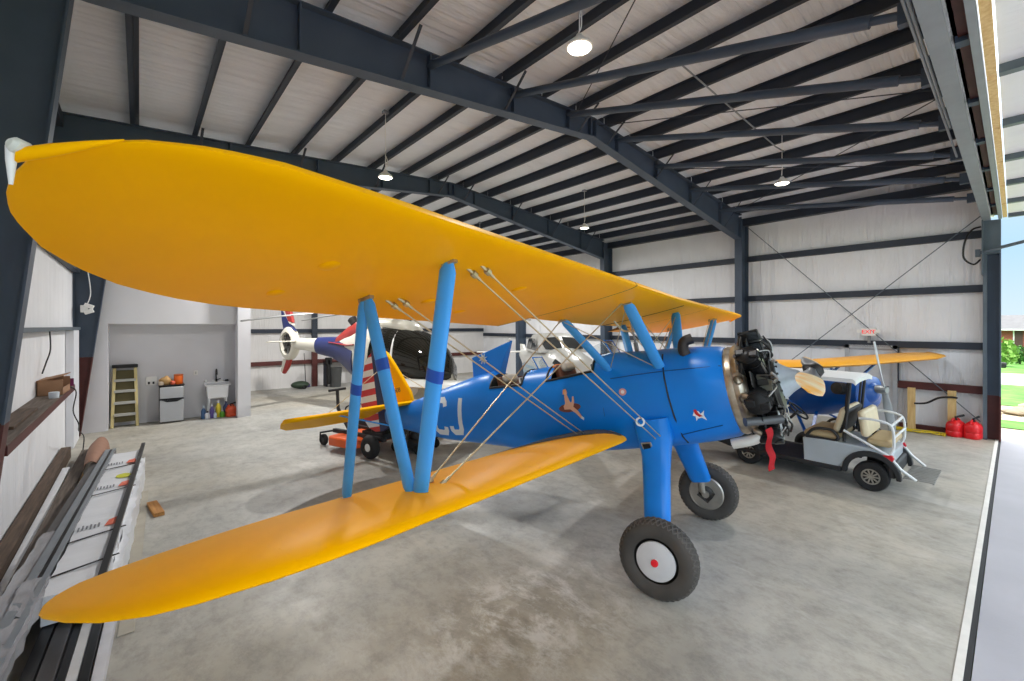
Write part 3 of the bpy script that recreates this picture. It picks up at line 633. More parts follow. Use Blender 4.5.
# fin, rudder, tailplane
def thick(poly, w, taper=1): return [[V((x, s * w, z)) for x, z in poly] for s in (-1, 1)]
m2 = MB(); m2.loft(thick([(-4.25, 2.16), (-4.29, 2.36), (-4.45, 2.62), (-4.65, 2.92), (-4.80, 3.13), (-4.87, 3.18), (-4.94, 3.17), (-4.97, 2.1)], .035)); fin = m2.build('fin', yellow, bp, .02)
rud = [(-4.98, 1.86), (-4.98, 3.20), (-5.06, 3.245), (-5.18, 3.24), (-5.35, 3.18), (-5.5, 3.05), (-5.63, 2.85), (-5.72, 2.62), (-5.77, 2.4), (-5.78, 2.2), (-5.73, 2.0), (-5.6, 1.85), (-5.42, 1.77), (-5.2, 1.76), (-5.05, 1.80)]
def clip(poly, ax, v, keep):
    out = []
    for a, b in zip(poly, poly[1:] + poly[:1]):
        ia, ib = (a[ax] - v) * keep >= 0, (b[ax] - v) * keep >= 0
        if ia: out.append(a)
        if ia != ib: t = (v - a[ax]) / (b[ax] - a[ax]); out.append((a[0] + (b[0] - a[0]) * t, a[1] + (b[1] - a[1]) * t))
    return out
m2 = MB(); m2.mi = 0; m2.loft(thick(clip(rud, 0, -5.27, 1), .03))
z = 1.74; i = 0; back = clip(rud, 0, -5.27, -1)
while z < 3.26:
    p = clip(clip(back, 1, z, 1), 1, z + .117, -1); m2.mi = 1 + i % 2
    if len(p) > 2: m2.loft(thick(p, .028))
    z += .117; i += 1
rd = m2.build('rudder', [navy, red_p, white_d], bp, smooth=0)
text = M('black_marking', (40, 36, 30), .5)
o = text_obj('fin_lettering', '508', .11, text, fin, (-4.40, -.037, 2.385), (PI / 2, 0, 0), .001)
for sd in (-1, 1):
    m2 = MB(); secs = []
    for s, le, te in ((.06, -4.18, -4.98), (.5, -4.24, -4.98), (1.1, -4.36, -4.98), (1.55, -4.52, -4.98), (1.75, -4.68, -4.98), (1.83, -4.85, -4.98)):
        secs.append([V((x, sd * s, 2.17 + dz)) for x, dz in ((le, 0), (le - .04, .03), ((le + te) / 2, .035), (te, .03), (te, -.03), ((le + te) / 2, -.035), (le - .04, -.03))])
    m2.loft(secs); stb = m2.build('tailplane', yellow, bp, smooth=50)
    m2 = MB(); secs = []
    for s, te in ((.1, -5.45), (.5, -5.55), (1.1, -5.55), (1.6, -5.45), (1.75, -5.3), (1.83, -5.1)):
        dr_ = math.tan(rad(14)); secs.append([V((-4.99, sd * s, 2.20)), V((te, sd * s, 2.175 + (te + 4.99) * dr_)), V((te, sd * s, 2.165 + (te + 4.99) * dr_)), V((-4.99, sd * s, 2.14))])
    m2.loft(secs); m2.build('elevator', yellow, stb, smooth=50)
    m2 = MB(); m2.bar((-4.6, sd * .15, 1.8), (-4.75, sd * 1.1, 2.14), .03, .02); m2.build('tail_brace', blue_lit, bp)
    m2 = MB(); m2.tube([(-4.9, sd * .05, 2.9), (-4.9, sd * 1.2, 2.2)], .006, 6); m2.build('tail_wire', wire_m, bp)
# tail wheel touching the floor
tw = PMi @ (PM @ V((-4.9, 0, 1.5))); wp = PM @ V((-4.5, 0, 1.5)); wp.z = .12; tw = PMi @ wp
m2 = MB(); m2.torus(tw, Ya.copy() if False else (0, 1, 0), .075, .04, 24, 10); twl = m2.build('tail_wheel', rubber, bp)
m2 = MB(); m2.lathe([(.06, -.03), (.06, .03)], tw, (0, 1, 0), 16); m2.bar(tw + V((0, .05, 0)), V((-4.3, .03, 1.76)), .03, .03); m2.bar(tw + V((0, -.05, 0)), V((-4.3, -.03, 1.76)), .03, .03); m2.build('tail_wheel_fork', eng_dk, twl)
# main gear
R_W = .347
for sd in (-1, 1):
    contact = V((px0, py0, 0)) + Y0 * (sd * .989 * sc) - Xa * (.04 if sd < 0 else .01)
    contact.z = 0; ax = PMi @ (contact + V((0, 0, R_W * sc)))
    m2 = MB()
    def grect(c, x0, x1, th, ang): return [V((c.x + (x0 + x1) / 2 + (x1 - x0) / 2 * math.copysign(abs(math.cos(t)) ** .6, math.cos(t)), c.y + th / 2 * math.copysign(abs(math.sin(t)) ** .8, math.sin(t)), c.z)) for t in [2 * PI * k / 20 for k in range(20)]]
    gx = -.03 if sd < 0 else 0; top = V((gx, sd * .36, 1.5)); bot = V((gx, sd * .80, .58))
    m2.loft([grect(top, -.13, .28, .34, 0), grect(V((gx, sd * .42, 1.27)), -.10, .25, .27, 0), grect(V((gx, sd * .46, 1.14)), -.085, .215, .22, 0), grect(V((gx, sd * .56, .98)), -.075, .20, .2, 0), grect(bot, -.065, .185, .16, 0), grect(V((gx, sd * .815, .54)), -.05, .17, .13, 0)])
    lg = m2.build('landing_gear_leg', blue, bp, smooth=50)
    if sd < 0:
        m2 = MB(); m2.box((-.01, -.548, 1.225), (.11, .012, .13), Matrix.Rotation(.42, 3, 'X')); m2.build('vent_frame', alu, lg, .006)
        m2 = MB(); m2.box((-.01, -.557, 1.225), (.075, .008, .095), Matrix.Rotation(.42, 3, 'X')); m2.build('vent_opening', black_p, lg)
    m2 = MB(); m2.tube([(.06, sd * .815, .56), (.04, sd * .84, .42), ax + V((0, -sd * .1, 0))], .04, 12); m2.tube([ax + V((0, -sd * .15, 0)), ax + V((0, sd * .08, 0))], .045, 12); m2.build('oleo_strut', alu, lg)
    wd = (PMi.to_3x3() @ Y0).normalized()
    R = R_W; W_ = .20
    prof = [(r * .964, h * .88) for r, h in [(.205, -.075), (.24, -.095), (.29, -.102), (.325, -.092), (.35, -.07), (.358, -.035), (.36, 0), (.358, .035), (.35, .07), (.325, .092), (.29, .102), (.24, .095), (.205, .075)]]
    tm = bpy.data.materials.get('tyre_tread')
    if tm is None:
        tm = M('tyre_tread', (74, 70, 66), .75, 0, .3, 5)
    m2 = MB(); m2.lathe(prof, ax, wd, 56, False); wh = m2.build('wheel', tm, bp, smooth=50)
    # tread: raised lozenge ribs
    m2 = MB(); a = wd; e1 = a.cross(V((0, 0, 1))).normalized(); e2 = a.cross(e1)
    for k in range(44):
        for j, sg in ((0, 1), (1, -1)):
            t0 = 2 * PI * k / 44; pts = []
            for q, (h, r) in enumerate(((-.075, .323), (-.044, .344), (0, .350), (.044, .344), (.075, .323))):
                t = t0 + sg * (q - 2) * .07; pts.append(ax + a * h + (e1 * math.cos(t) + e2 * math.sin(t)) * r)
            m2.tube(pts, .0065, 4)
    m2.build('tyre_tread', M('tread_rubber', (92, 88, 84), .8), wh)
    hubside = sd
    m2 = MB()
    if sd < 0:
        m2.lathe([(.175, .0), (.172, .015), (.12, .03), (.03, .038)], ax - wd * .062, -wd, 40); m2.build('hub_cap', M('pale_grey_hubcap', (206, 206, 208), .4, .1, .08), wh)
        m2 = MB(); m2.lathe([(.034, .0), (.03, .02), (.012, .026)], ax - wd * .096, -wd, 20); m2.build('red_cap', M('red_cap', (226, 26, 40), .4), wh)['label'] = 'red centre cap'
        m2 = MB()
        for k in range(4): t = PI / 2 * k + .4; m2.lathe([(.008, 0), (.007, .006)], ax - wd * .086 + (e1 * math.cos(t) + e2 * math.sin(t)) * .1, -wd, 8)
        m2.build('hub_screw', eng_dk, wh)
        m2 = MB(); m2.lathe([(.21, 0), (.2, .03), (.05, .0)], ax + wd * .06, wd, 30); m2.build('inner_rim', eng_dk, wh)
    else:
        m2.lathe([(.205, .02), (.19, .03), (.185, -.01), (.13, -.03), (.12, .0), (.05, .02)], ax - wd * .075, -wd, 36); m2.build('wheel_rim', alu, wh)
        m2 = MB()
        for k in range(10): t = 2 * PI * k / 10; m2.lathe([(.022, 0), (.02, .015)], ax - wd * .075 + (e1 * math.cos(t) + e2 * math.sin(t)) * .155, -wd, 8)
        m2.lathe([(.09, 0), (.085, .04), (.04, .06)], ax - wd * .08, -wd, 20); m2.tube([ax - wd * .12 + e1 * .1, ax - wd * .13 + e2 * .1, ax - wd * .12 - e1 * .1], .014, 6); m2.build('brake_caliper', eng_dk, wh)
        m2 = MB(); m2.lathe([(.2, 0), (.05, .02)], ax + wd * .075, wd, 30); m2.build('hub_cap', MATS['pale_grey_hubcap'], wh)
# ---------------------------------------------------------------- radial engine
EC = V((1.0, 0, 1.655))
en = MB(); en.lathe([(.445, -.16), (.455, -.13), (.42, -.03), (.30, .0)], EC, (1, 0, 0), 40, False); en.build('engine_mount_ring', bronze, bp)
en = MB(); en.torus(EC + V((-.045, 0, 0)), (1, 0, 0), .395, .07, 48, 14); ring = en.build('exhaust_collector', bronze, bp)
en = MB(); en.tube([EC + V((-.05, -.30, .2)), EC + V((-.04, -.43, .14)), EC + V((-.03, -.5, .12))], .045, 14, False); en.build('exhaust_port', bronze, ring)
en = MB(); en.tube([EC + V((-.05, -.40, -.04)), EC + V((-.03, -.47, -.06)), EC + V((-.02, -.50, -.06))], .042, 14, False); en.tube([EC + V((-.05, -.40, -.04)), EC + V((-.03, -.48, -.06))], .02, 8); en.build('exhaust_port', bronze, ring)
en = MB(); en.lathe([(.25, -.05), (.27, 0), (.27, .2), (.24, .25), (.18, .27)], EC, (1, 0, 0), 32); cc = en.build('crankcase', eng_dk, bp)
en = MB(); en.lathe([(.20, .22), (.21, .245), (.195, .26), (.13, .34), (.10, .39), (.085, .42), (.07, .44)], EC + V((0, 0, .03)), (1, 0, 0), 32); ns = en.build('nose_casing', eng_gry, bp)
for k in range(14): t = 2 * PI * k / 14; en = MB(); en.lathe([(.012, 0), (.012, .02)], EC + V((.255, .19 * math.cos(t), .03 + .19 * math.sin(t))), (1, 0, 0), 6); en.build('casing_bolt', eng_dk, ns)
def radial(t): return V((0, math.cos(t), math.sin(t)))
for k in range(7):
    t = PI / 2 + 2 * PI * k / 7; r = radial(t); tg = V((0, -math.sin(t), math.cos(t))); o = EC + V((.085, 0, 0))
    cy = MB(); prof = [(.07, .2)]
    for q in range(13): h = .23 + q * .0165; prof += [(.076, h), (.094, h + .003), (.094, h + .007), (.076, h + .0105)]
    prof += [(.10, .45), (.105, .47)]
    for q in range(6): h = .475 + q * .013; prof += [(.088, h), (.108 - q * .004, h + .003), (.108 - q * .004, h + .007), (.088, h + .0095)]
    prof += [(.06, .56), (.02, .575)]
    cy.lathe([(a_ * 1.1, h_) for a_, h_ in prof], o, r, 22); c = cy.build('cylinder', eng_blk, bp)
    hb = MB()
    for s in (-1, 1):
        rot = Matrix((V((1, 0, 0)), tg, r)).transposed()
        hb.box(o + r * .545 + V((s * .055, 0, 0)) + tg * s * .02, (.085, .07, .07), rot)
    hb.build('rocker_box', eng_blk, c, .012)
    pr_ = MB()
    for s in (-1, 1): pr_.tube([o + r * .22 + V((.1, 0, 0)) + tg * s * .03, o + r * .53 + V((.09, 0, 0)) + tg * s * .05], .011, 8)
    pr_.build('pushrod_tube', alu if k % 2 else eng_dk, c)
    ip = MB(); ip.tube(smooth_path([o + r * .22 + V((-.06, 0, 0)) + tg * .1, o + r * .38 + V((-.09, 0, 0)) + tg * .12, o + r * .52 + V((-.06, 0, 0)) + tg * .06]), .026, 10); ip.build('intake_pipe', eng_dk, c)
    sp = MB(); sp.tube(smooth_path([o + r * .5 + V((.10, 0, 0)) - tg * .05, o + r * .42 + V((.17, 0, 0)) - tg * .1, o + r * .28 + V((.15, 0, 0)) - tg * .09]), .006, 6); sp.build('ignition_lead', M('ignition_silver', (200, 200, 196), .4, .5), c)
    eb = MB(); eb.tube(smooth_path([o + r * .5 + V((-.06, 0, 0)) - tg * .06, o + r * .46 + V((-.11, 0, 0)) - tg * .07, o + r * .39 + V((-.12, 0, 0)) - tg * .04]), .03, 10); eb.build('exhaust_stub', bronze, c)
rnd = random.Random(3)
metals = [eng_blk, eng_dk, eng_blk, M('rust_brown_metal', (96, 74, 58), .5, .4, .3)]
for k in range(7):
    t = PI / 2 + 2 * PI * (k + .5) / 7; r = radial(t); tg = V((0, -math.sin(t), math.cos(t))); rot = Matrix((V((1, 0, 0)), tg, r)).transposed()
    bf = MB(); bf.box(EC + r * .40 + V((.08, 0, 0)), (.012, .15, .26), rot); bf.box(EC + r * .33 + V((.15, 0, 0)) + tg * .02, (.09, .06, .08), rot); bf.build('baffle_plate', metals[k % 4], bp, .006)
    ht = MB()
    for q in range(3):
        a_ = EC + r * rnd.uniform(.25, .35) + V((rnd.uniform(.1, .2), 0, 0)) + tg * rnd.uniform(-.08, .08); b_ = EC + r * rnd.uniform(.42, .54) + V((rnd.uniform(.16, .26), 0, 0)) + tg * rnd.uniform(-.14, .14)
        ht.tube(smooth_path([a_, (a_ + b_) / 2 + V((.06, rnd.uniform(-.03, .03), rnd.uniform(-.03, .03))), b_]), rnd.uniform(.006, .012), 6)
    ht.build('engine_tubing', [eng_dk, alu, eng_blk][k % 3], bp)
en = MB(); en.tube([EC + V((.21, .27 * math.cos(a), .27 * math.sin(a))) for a in [2 * PI * k / 40 for k in range(41)]], .012, 8); en.build('ignition_ring', eng_dk, bp)
en = MB(); en.lathe([(.22, -.14), (.25, -.1), (.25, 0)], EC, (1, 0, 0), 24); en.build('accessory_case', eng_dk, bp)
en = MB(); en.tube([EC + V((-.06, -.50, -.27)), EC + V((.22, -.30, -.30))], .04, 14); en.build('oil_cooler', M('grey_cooler', (96, 98, 100), .4, .4), bp)
en = MB(); en.tube(smooth_path([EC + V((.02, -.2, -.40)), EC + V((-.05, -.25, -.47)), EC + V((-.26, -.26, -.50))]), .05, 12); en.build('exhaust_pipe', M('pale_pipe', (216, 214, 208), .4, .2), bp)
en = MB(); en.lathe([(.0, -.14), (.1, -.12), (.12, -.02), (.11, .05), (.05, .09)], EC + V((.06, -.17, -.52 + .1)), (1, 0, 0), 20); en.build('oil_sump', eng_blk, bp)
en = MB(); en.prism([(0, 0), (.16, -.02), (.14, -.12), (.02, -.15)], EC + V((.10, -.30, .13)), (.8, -.3, -.25), (0, .15, 1), (.0, -.02, .0)); en.build('cylinder_baffle', M('olive_grey_metal', (140, 140, 128), .4, .5), bp, .004)
# red streamer
en = MB(); p0 = EC + V((.10, -.40, -.36)); mw = PM.to_3x3(); down = (PMi.to_3x3() @ V((0, 0, -1))).normalized()
en.loft([[p0 + down * d + V((.012 * math.sin(d * 30) + .10 * d + s * .028, .02 * math.sin(d * 22) + sy, s * .012)) for s, sy in ((-1, 0), (1, 0), (1, .004), (-1, .004))] for d in [i * .03 for i in range(14)]])
en.build('red_streamer', M('red_ribbon', (196, 34, 44), .6), bp)['label'] = 'red ribbon hanging from the engine'
# ---------------------------------------------------------------- propeller
HB = V((1.53, 0, 1.735)); ang = rad(-3.2)
prop = MB(); prop.lathe([(.06, -.06), (.075, -.04), (.075, .05), (.05, .08), (.03, .1)], HB, (1, 0, 0), 24); pb = prop.build('propeller_hub', eng_dk, bp)
grey_bl = M('propeller_grey', (120, 122, 126), .35, .5, .1); tipm = M('worn_yellow_tip', (240, 168, 40), .4, 0, 0, 5, rgb2=(232, 216, 180))
for sd in (-1, 1):
    d = V((0, sd * math.cos(ang), -sd * math.sin(ang) * -1)); d = V((0, sd * math.cos(ang), sd * math.sin(-ang)))
    e = V((1, 0, 0)).cross(d).normalized()
    def bsec(r):
        ch = interp([(.08, .09), (.2, .10), (.4, .19), (.7, .225), (1.0, .215), (1.2, .18), (1.3, .11), (1.34, .03)], r)[0]; th = interp([(.08, .09), (.25, .06), (.6, .035), (1.34, .012)], r)[0]; tw_ = interp([(.08, 70), (.4, 60), (.8, 52), (1.34, 46)], r)[0]
        cd = e * math.cos(rad(tw_)) * sd * 1 + V((1, 0, 0)) * math.sin(rad(tw_)) * -1; nd = d.cross(cd).normalized()
        return [HB + d * r + cd * (ch / 2 * math.cos(t)) + nd * (th / 2 * math.sin(t)) for t in [2 * PI * k / 16 for k in range(16)]]
    RA = (.06, .15, .3, .45) if sd < 0 else (.06, .15, .3, .5, .8, 1.05)
    RB = (.45, .6, .8, .95, 1.1, 1.2, 1.26, 1.3, 1.325, 1.34) if sd < 0 else (1.05, 1.15, 1.22, 1.28, 1.32, 1.34)
    m2 = MB(); m2.loft([bsec(r) for r in RA]); bl = m2.build('propeller_blade', grey_bl, bp, smooth=50)
    m2 = MB(); m2.loft([bsec(r) for r in RB]); m2.build('blade_tip', tipm, bl, smooth=50)

# refine the body proportions along its length (wings, struts and wheels keep their places)
KEEP = ('upper_wing', 'lower_wing', 'centre_section', 'interplane', 'cabane', 'flying', 'landing_wire', 'inspection', 'wing_tip', 'light_', 'wheel', 'tail_wheel', 'wire_ring')
def warp_mesh(o):
    me = o.data
    if not me.get('fit'):
        for v in me.vertices:
            x = v.co.x; v.co.x = x * .987 if x > 0 else x * (.975 - .0046 * abs(x)); v.co.z *= .9855
        me['fit'] = 1
    for c in o.children: warp_mesh(c) if tuple(c.location) == (0, 0, 0) else None
for c in list(bp.children):
    if c.type == 'MESH' and not c.name.startswith(KEEP): warp_mesh(c)
# ================================================================ helicopter
heli_w = M('heli_cream_white', (206, 202, 188), .3, 0, .05, 3, coat=.3)
heli_b = M('heli_navy', (30, 42, 96), .35, 0, .1, 3)
heli_r = M('heli_red', (150, 40, 34), .35, 0, .1, 3)
bubble = M('tinted_bubble', (34, 32, 26), .06, 0, .35, 2.2, ior=1.5)
def place(x, y, fx, fy, z=0):
    f = V((fx, fy, 0)).normalized(); l = V((-f.y, f.x, 0)); u = V((0, 0, 1))
    return Matrix.Translation((x, y, z)) @ Matrix((f, l, u)).transposed().to_4x4()
def ell(x, zc, hh, hw, n=24, p=2.3, y0=0):
    return [V((x, y0 + hw * math.copysign(abs(math.cos(t)) ** (2 / p), math.cos(t)), zc + hh * math.copysign(abs(math.sin(t)) ** (2 / p), math.sin(t)))) for t in [2 * PI * k / n for k in range(n)]]
HM = place(5.3, 10.65, .365, -.93)
he = thing('helicopter', 'white helicopter with dark bubble cockpit and red and blue tail parked behind the biplane tail', 'helicopter', mat=HM)
HS = [(1.62, 1.2, .06, .06), (1.5, 1.22, .38, .36), (1.25, 1.3, .62, .56), (.9, 1.38, .80, .70), (.4, 1.45, .92, .78), (-.2, 1.5, .98, .8), (-.7, 1.52, .98, .76), (-1.15, 1.56, .90, .64), (-1.6, 1.66, .66, .46), (-2.1, 1.76, .44, .32), (-2.5, 1.8, .34, .26)]
mb = MB(); mb.loft([ell(*s) for s in HS]); mb.build('fuselage', heli_w, he, smooth=60)
mb = MB(); secs = []
for x, zc, hh, hw in [s for s in HS if s[0] > -.35] + [(-.45, 1.51, .98, .79)]:
    secs.append([V((x + .02, 1.03 * hw * math.copysign(abs(math.cos(t)) ** (2 / 2.3), math.cos(t)), zc + 1.03 * hh * math.copysign(abs(math.sin(t)) ** (2 / 2.3), math.sin(t)))) for t in [rad(-22) + rad(224) * k / 24 for k in range(25)]])
secs.sort(key=lambda s: -s[0].x)
mb.loft(secs, closed=False, caps=False)
for i in range(len(mb.f)): pass
gl = mb.build('bubble_canopy', bubble, he, smooth=60)
for s in (-1, 1):
    mb = MB(); pts = []
    for a in range(9):
        t = rad(-20 + 80 * a / 8); pts.append(V((.32 - .18 * math.sin(t) ** 2 + .05, s * 1.05 * .79 * math.cos(t), 1.46 + 1.05 * .93 * math.sin(t))))
    mb.tube(pts, .028, 8); mb.build('door_pillar', white_p, gl)
    mb = MB(); W = [V((x, s * (hw * 1.012 * math.cos(t)), zc + hh * 1.012 * math.sin(t))) for x, zc, hh, hw, t in ((-.35, 1.5, .98, .8, rad(-15)), (-.35, 1.5, .98, .8, rad(45)), (-.6, 1.52, .98, .77, rad(46)), (-.85, 1.53, .95, .73, rad(40)), (-1.0, 1.55, .92, .68, rad(18)), (-.95, 1.54, .93, .7, rad(-8)))]
    mb.add(W, [tuple(range(6))]); mb.build('side_window', bubble, he, smooth=0)
mb = MB(); mb.ball((.95, -.80, .98), .28, .03, .22, 14, 8); mb.build('white_door_panel', white_p, he)
mb = MB(); mb.loft([ell(.55, 2.32, .08, .2), ell(.3, 2.40, .16, .36), ell(-.2, 2.46, .22, .42), ell(-.8, 2.44, .24, .4), ell(-1.3, 2.32, .24, .34), ell(-1.75, 2.18, .2, .28)]); mb.build('engine_cowling', heli_w, he, smooth=60)
mb = MB(); mb.loft([ell(-1.28, 2.28, .30, .36), ell(-1.5, 2.22, .38, .35), ell(-1.85, 2.06, .4, .3), ell(-2.3, 1.9, .3, .27)]); mb.build('rear_cowling', heli_r, he, smooth=60)
mb = MB(); mb.lathe([(.12, 0), (.13, .2), (.06, .22)], (-1.62, -.1, 2.5), (-.7, 0, .7), 16); mb.build('exhaust_outlet', eng_dk, he)
mb = MB(); mb.mi = 0; mb.loft([ell(-1.2, 1.50, .88 * .74, .655), ell(-1.6, 1.62, .60, .475), ell(-2.1, 1.75, .43, .335), ell(-2.7, 1.82, .31, .25), ell(-3.6, 1.86, .255, .215)])
mb.build('tail_boom_blue', heli_b, he, smooth=60)
mb = MB(); mb.loft([ell(-3.55, 1.86, .235, .2), ell(-4.3, 1.88, .19, .165), ell(-5.0, 1.9, .18, .14), ell(-5.25, 1.9, .2, .12)]); tb = mb.build('tail_boom', heli_w, he, smooth=60)
mb = MB(); mb.loft([ell(-1.15, 1.95, .045, .66, p=2), ell(-1.6, 1.92, .045, .49, p=2), ell(-2.1, 1.95, .035, .345, p=2), ell(-2.7, 1.98, .03, .255, p=2)]); mb.build('red_stripe', heli_r, he, smooth=60)
mb = MB(); mb.lathe([(.36, -.14), (.46, -.13), (.52, -.07), (.53, 0), (.52, .07), (.46, .13), (.36, .14), (.345, .06), (.345, -.06), (.36, -.14)], (-5.55, 0, 1.9), (0, 1, 0), 36, False); fsn = mb.build('tail_rotor_shroud', heli_w, he, smooth=50)
mb = MB(); mb.lathe([(.35, -.03), (.35, .0)], (-5.55, .03, 1.9), (0, 1, 0), 30); mb.lathe([(.09, -.12), (.1, .05)], (-5.55, 0, 1.9), (0, 1, 0), 16); mb.build('shroud_back', eng_dk, fsn)
mb = MB()
for k in range(8): t = 2 * PI * k / 8; mb.bar(V((-5.55, -.06, 1.9)) + V((math.cos(t), 0, math.sin(t))) * .08, V((-5.55, -.06, 1.9)) + V((math.cos(t), 0, math.sin(t))) * .33, .05, .02, (0, 1, .4))
mb.build('tail_rotor_blades', M('rotor_grey', (96, 98, 96), .5), fsn)
def finp(poly, m, nm, w=.045):
    mb = MB(); mb.loft([[V((x, -w, z)) for x, z in poly], [V((x, w, z)) for x, z in poly]]); return mb.build(nm, m, he, .02, smooth=30)
finp([(-5.1, 2.3), (-5.9, 2.3), (-6.02, 2.62), (-6.08, 2.95), (-5.92, 2.95), (-5.45, 2.5)], heli_b, 'upper_fin')
finp([(-5.2, 2.46), (-5.5, 2.62), (-5.88, 3.22), (-6.15, 3.25), (-6.1, 2.97), (-5.95, 2.95), (-5.5, 2.52)], heli_w, 'fin_band', .048)
finp([(-5.28, 2.55), (-5.62, 3.3), (-6.0, 3.35), (-5.86, 3.02), (-5.58, 2.6)], heli_r, 'fin_stripe', .055)
finp([(-5.4, 1.42), (-5.7, 1.4), (-6.0, .95), (-5.88, .92), (-5.6, 1.12)], heli_r, 'lower_fin'); finp([(-5.7, 1.4), (-5.95, 1.4), (-6.1, 1.0), (-6.0, .95)], heli_w, 'lower_fin_edge')
mb = MB()
for s in (-1, 1): mb.loft([[V((-5.0 + x, s * .1, 1.98 + z)) for x, z in ((.15, 0), (0, .025), (-.15, 0), (0, -.025))], [V((-5.0 + x, s * 1.0, 1.98 + z)) for x, z in ((.12, 0), (0, .02), (-.12, 0), (0, -.02))]])
mb.build('horizontal_stabilizer', heli_w, he)
mb = MB(); mb.lathe([(.1, 2.6), (.07, 2.75), (.07, 2.95), (.14, 2.96), (.14, 3.02), (.05, 3.05)], (-.25, 0, 0), (0, 0, 1), 18); mb.box((-.25, 0, 2.82), (.5, .14, .1)); mast = mb.build('rotor_mast', eng_dk, he)
HMi = HM.inverted()
bladem = M('rotor_blade_grey', (150, 152, 152), .45)
for a, dr_ in ((190, .35), (112, .28), (308, .3)):
    mb = MB(); c = HM @ V((-.25, 0, 2.9)); d = V((math.cos(rad(a)), math.sin(rad(a)), 0)); n_ = V((-d.y, d.x, 0)); secs = []
    for k in range(9):
        r = .2 + 3.5 * k / 8; p = c + d * r + V((0, 0, -dr_ * (r / 3.7) ** 1.6)); w = .05 if k == 0 else .09
        secs.append([HMi @ (p + n_ * w * q + V((0, 0, h))) for q, h in ((-1, 0), (0, .022), (1, 0), (0, -.016))])
    mb.loft(secs); mb.build('rotor_blade', bladem, mast, smooth=30)
for s in (-1, 1):
    mb = MB(); mb.tube(smooth_path([(1.35, s * .85, .22), (1.1, s * .85, .06), (.6, s * .85, .04), (-1.1, s * .85, .04)]), .04, 10); sk = mb.build('skid', heli_w, he)
    mb = MB(); mb.tube([(.5, s * .85, .05), (.5, s * .5, .62)], .035, 10); mb.tube([(-.7, s * .85, .05), (-.7, s * .5, .64)], .035, 10); mb.build('skid_strut', heli_w, sk)
for c in he.children_recursive:
    if c.type == 'MESH' and not c.name.startswith('rotor'):
        for v in c.data.vertices:
            if v.co.x < -2.2: v.co.x = -2.2 + (v.co.x + 2.2) * .73
# ================================================================ white low wing airplane behind
whm = M('airplane_white', (198, 198, 192), .3, 0, .04, coat=.3); winm = M('airplane_window', (58, 62, 64), .08, 0, .3, 3)
pale_b = M('pale_blue_stripe', (150, 178, 198), .35, 0, .1)
WM = place(7.35, 7.0, -.52, -.85)
wa = thing('light_airplane', 'white light airplane with framed windscreen and pale blue nose stripes behind the biplane cockpits', 'airplane', mat=WM)
WS = [(2.15, 1.32, .12, .14), (2.05, 1.34, .36, .38), (1.7, 1.40, .44, .48), (1.2, 1.42, .50, .54), (.75, 1.44, .54, .58), (-.9, 1.42, .52, .58), (-1.8, 1.44, .4, .42), (-3.2, 1.5, .24, .22), (-4.2, 1.54, .14, .1)]
mb = MB(); mb.loft([ell(*s, p=2.5) for s in WS]); mb.build('fuselage', whm, wa, smooth=60)
CB = [(.8, 1.88, .52, 1.92), (.35, 1.86, .54, 2.20), (-.05, 1.84, .53, 2.29), (-.8, 1.84, .50, 2.27), (-1.6, 1.78, .38, 1.95)]
def cabring(x, zb, hw, zt): return [V((x, y, z)) for y, z in ((-hw, zb), (-hw * .93, zb + (zt - zb) * .55), (-hw * .72, zb + (zt - zb) * .92), (-hw * .35, zt), (hw * .35, zt), (hw * .72, zb + (zt - zb) * .92), (hw * .93, zb + (zt - zb) * .55), (hw, zb))]
mb = MB(); mb.loft([cabring(*c) for c in CB]); cab = mb.build('cabin', whm, wa, smooth=25)
for s in (-1, 1):
    mb = MB(); mb.add([V((x, s * y, z)) + V((.016, 0, .012)) for x, y, z in ((.755, .04, 1.95), (.755, .42, 1.94), (.56, .46, 2.06), (.40, .30, 2.18), (.37, .04, 2.20))], [(0, 1, 2, 3, 4)]); mb.build('windscreen', winm, cab, smooth=0)
    mb = MB(); mb.add([V((x, s * (y + .012), z)) for x, y, z in ((.50, .535, 1.9), (.28, .51, 2.12), (-.05, .49, 2.17), (-.1, .53, 1.9))], [(0, 1, 2, 3)]); mb.add([V((x, s * (y + .012), z)) for x, y, z in ((-.2, .525, 1.9), (-.15, .49, 2.17), (-.75, .47, 2.14), (-.85, .5, 1.9))], [(0, 1, 2, 3)]); mb.build('side_window', winm, cab, smooth=0)
    for j, dz in ((0, .10), (1, .24)):
        mb = MB(); mb.loft([[V((x, s * (hw * 1.012), zc + hh * .25 - dz + q)) for q in (0, .07)] for x, zc, hh, hw in WS[1:6]], closed=False, caps=False); mb.build('nose_stripe', pale_b, wa, smooth=50)
    mb = MB(); secs = []
    for y, le, te, z in ((.5, .75, -.85, 1.0), (2.4, .72, -.8, 1.13), (4.4, .55, -.65, 1.28)): secs.append([V((le - u * (le - te), s * y, z + q * .16)) for u, q in ((0, 0), (.1, .45), (.35, .6), (1, 0), (.4, -.35), (.1, -.3))])
    mb.loft(secs); mb.build('wing', whm, wa, smooth=50)
    mb = MB(); mb.tube([(-.2, s * 1.3, 1.0), (-.2, s * 1.3, .22)], .05, 10); mb.torus((-.2, s * 1.38, .2), (0, 1, 0), .13, .07, 24, 10); mb.build('main_wheel', rubber, wa)
    mb = MB(); mb.loft([[V((x, s * .06, 1.62 + z)) for x, z in ((-3.7, 0), (-4.0, .03), (-4.3, 0), (-4.0, -.03))], [V((x, s * 1.5, 1.62 + z)) for x, z in ((-3.8, 0), (-4.0, .02), (-4.3, 0), (-4.0, -.02))]]); mb.build('tailplane', whm, wa)
